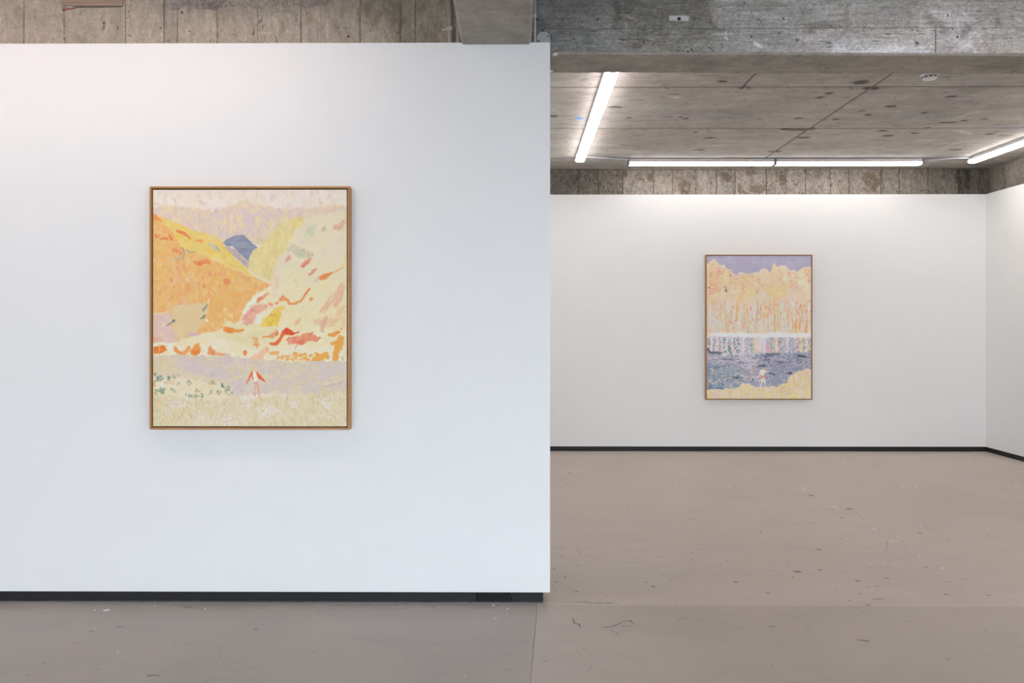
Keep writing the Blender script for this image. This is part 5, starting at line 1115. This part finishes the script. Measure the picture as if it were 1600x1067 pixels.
# black spot lamp at the top right edge
c = at(1608, -22, 4.0)
root = tag(empty('spot_lamp', (c.x+.02, 4.0, ZC)), 'black spot lamp just showing at the top right corner', 'lamp')
bm = bmesh.new(); lathe(bm, [(.028, 0), (.028, -.012), (.007, -.014), (.007, ZL-ZC+.33)], (0, 0, 0), (0, 0, 1), 18); mesh_obj('mount', bm, M['blackmetal'], root)
zc = c.z-ZC
bm = bmesh.new(); lathe(bm, [(.030, -.06), (.040, -.05), (.040, .055), (.036, .06), (.034, .045), (0, .045)], (0, 0, zc+.01), (.25, .5, -.95), 24); mesh_obj('head', bm, M['blackmetal'], root)
# formwork timber left in the concrete
c0 = at(97.5, 0, YC); c1 = at(193.5, 9.5, YC); c2 = at(97.5, 18, YC)
root = tag(empty('formwork_plank', (c0.x, YC, c1.z)), 'old formwork timber left in the concrete at the top left', 'timber')
w = c1.x-c0.x
prism('board', [(.0, .004), (.08, -.002), (w*.97, -.003), (w, .002), (w, .10), (0, .10)], 'y', -.012, .006, M['timber'], root, .001)
z2 = c2.z-c1.z
prism('splinter', [(.0, -.004), (.02, -.012), (.085, -.012), (.02, z2+.006), (.004, z2)], 'y', -.009, .004, M['timber_red'], root)
prism('lower_edge', [(.02, z2+.008), (.09, -.010), (w*.5, -.010), (w*.97, -.007), (w*.97, -.003), (.08, -.002)], 'y', -.004, .004, M['conc_gap'], root)

# ----------------------------------------------------------------------------
# FLOOR WEAR: dried paint flecks and cracks
# ----------------------------------------------------------------------------
def fleck(px, py, wpx):
    p = atz(px, py, 0); k = math.hypot(p.x, p.y)/F; rr = wpx*k/2
    bm = bmesh.new(); n = 9; ph = rnd.uniform(0, 6)
    ring = [bm.verts.new((rr*math.cos(i*math.tau/n+ph)*rnd.uniform(.6, 1.1), max(rr*1.1, .85*p.y*p.y/(F*EYE))*math.sin(i*math.tau/n+ph)*rnd.uniform(.6, 1.1), .0002)) for i in range(n)]
    top = [bm.verts.new((v.co.x*.8, v.co.y*.8, .0015)) for v in ring]
    for i in range(n): bm.faces.new((ring[i], ring[(i+1) % n], top[(i+1) % n], top[i]))
    bm.faces.new(top)
    o = mesh_obj('paint_fleck', bm, M['fleck'], floor); o.location = (p.x, p.y, 0)
Z2 = lambda u, v: (850+u*.253, 680+v*.253)
Z3 = lambda u, v: (1220+u*.253, 680+v*.253)
for (u, v, w) in ((258,314,2),(708,314,4),(820,304,4),(1145,316,5),(1333,305,3)): fleck(*Z2(u, v), w)
for (u, v, w) in ((392,154,3),(70,330,3),(135,325,5),(140,335,6),(330,442,5.5),(467,492,3.5),(575,580,6),(645,586,3),(585,622,4),(720,626,2.5),(683,655,4),(855,751,4),(1000,820,5.5),(770,305,2.5),(835,316,6),(748,317,4),(1452,314,5),(562,224,3),(1187,101,2)): fleck(*Z3(u, v), w)
for (px, py, w) in ((166, 953.5, 9), (148, 953.5, 3), (242, 946, 2.2), (320, 951, 4), (147, 981.5, 2.4), (183, 1018, 3), (774.5, 966, 4.5), (771, 945.5, 7), (793, 951, 4), (727, 1057, 2.5), (951, 1050, 2)): fleck(px, py, w)
def crack(pts, wpx=1.0, mat='crack'):
    P = [atz(x, y, 0) for x, y in pts]; Q = []
    for a, b in zip(P, P[1:]):
        n = max(2, int((b-a).length/.03))
        for i in range(n): Q.append(a.lerp(b, i/n)+Vector((rnd.uniform(-.006, .006), rnd.uniform(-.008, .008), 0)))
    Q.append(P[-1])
    bm = bmesh.new(); L = []
    for i, q in enumerate(Q):
        d = (Q[min(i+1, len(Q)-1)]-Q[max(i-1, 0)]).normalized(); nrm = Vector((-d.y, d.x, 0))
        k = q.length/F*wpx*.5*rnd.uniform(.4, 1.2)*min(1, (i+.3)/2, (len(Q)-i-.7)/2)
        L.append((bm.verts.new(q+nrm*k+Vector((0, 0, .0004))), bm.verts.new(q-nrm*k+Vector((0, 0, .0004)))))
    for A, B in zip(L, L[1:]): bm.faces.new((A[0], A[1], B[1], B[0]))
    mesh_obj('floor_crack', bm, M[mat], floor)
for f_, pts, w in ((Z2, [(1030,690),(930,715),(890,740),(800,735),(690,748)], .8), (Z2, [(225,665),(205,685),(205,710),(225,740),(290,755),(400,778),(500,787),(600,788),(655,770)], .8), (Z2, [(780,915),(775,890),(800,875),(860,862),(915,845)], .8),
                   (Z2, [(120,1028),(300,1036),(470,1042)], 1.6), (Z3, [(430,445),(470,490),(520,520)], .8), (Z3, [(440,545),(520,565),(575,590)], .7), (Z3, [(650,795),(685,770),(760,760),(860,752)], .9), (Z3, [(970,908),(1030,910),(1120,895),(1210,880)], 1.0), (Z3, [(875,540),(900,570),(960,595),(1030,630),(1040,665)], .7), (Z3, [(640,670),(660,650),(650,700),(655,735),(620,750)], .7)):
    crack([f_(u, v) for u, v in pts], w, 'hairline')
K = lambda u, v: (700+u*.1875, 880+v*.1875)
for pts, w in (([(1015,455),(1040,470),(1055,500),(1090,515),(1115,545)], 3.0), ([(1260,535),(1320,535),(1400,512),(1440,500),(1480,478),(1520,475),(1545,510)], 2.6), ([(1440,525),(1490,530),(1545,512)], 2.2), ([(1340,545),(1400,580),(1450,590)], 2.2), ([(1390,600),(1440,615)], 3), ([(710,735),(712,795)], 1.2), ([(1200,830),(1180,880),(1145,915)], .8), ([(1005,320),(1100,322),(1250,332),(1400,330)], 1.8)):
    crack([K(u, v) for u, v in pts], w)

# worn dark chips near the threshold
def chip(px, py, wpx, hpx):
    p = atz(px, py, 0); k = math.hypot(p.x, p.y)/F; d = p.y*p.y/(F*EYE)
    bm = bmesh.new(); n = 10; ph = rnd.uniform(0, 6)
    ring = [bm.verts.new((wpx*k*.5*math.cos(i*math.tau/n+ph)*rnd.uniform(.5, 1.15), hpx*d*.5*math.sin(i*math.tau/n+ph)*rnd.uniform(.5, 1.15), .0005)) for i in range(n)]
    bm.faces.new(ring)
    o = mesh_obj('floor_chip', bm, M['hairline'] if wpx < 4 else M['chip'], floor); o.location = (p.x, p.y, 0)
M['chip'] = plain('worn_dark_screed', (.30,.258,.225), .9, var=.15, scale=90)
for (u, v, w) in ((65,826,7),(132,878,6),(78,905,7),(200,966,8),(72,964,4),(50,930,4),(630,908,7),(675,934,10),(512,876,4),(572,880,4),(622,835,4),(740,868,3),(915,766,4),(1130,776,4),(1185,908,9),(1380,972,8),(1355,858,4),(1210,834,3),(1420,838,5),(1340,600,6),(160,235,6),(520,437,3),(205,805,4),(105,747,4),(1395,433,4),(905,935,4),(462,945,3),(385,990,4),(908,1020,4),(820,1048,5),(1265,857,3),(1470,865,4)): chip(*Z2(u, v), w, max(1.4, w*.32))
for (u, v, w) in ((100,843,15),(245,832,9),(168,862,3),(475,900,10),(592,934,6),(655,884,7),(340,958,4),(330,910,5),(490,978,6),(425,1020,6),(540,1050,10),(540,940,4),(1022,982,9),(1285,988,8),(1025,905,5),(900,815,6),(656,815,4),(366,640,5),(232,705,9),(190,372,10),(420,455,11),(675,632,5),(768,700,3),(1405,692,3),(1280,612,3),(860,605,8),(1440,978,4),(205,540,6),(380,510,6),(40,815,3),(75,876,5)): chip(*Z3(u, v), w, max(1.4, w*.3))
for (px, py, w) in ((143,986,8),(117,1005,6),(68,1036,7),(45,1055,7),(75,1042,5),(400,983,8),(912,1013,6),(900,975,5),(1340,1000,6),(1110,988,4),(1480,1030,7),(1205,1040,5),(1540,985,6)): chip(px, py, w, w*.35)
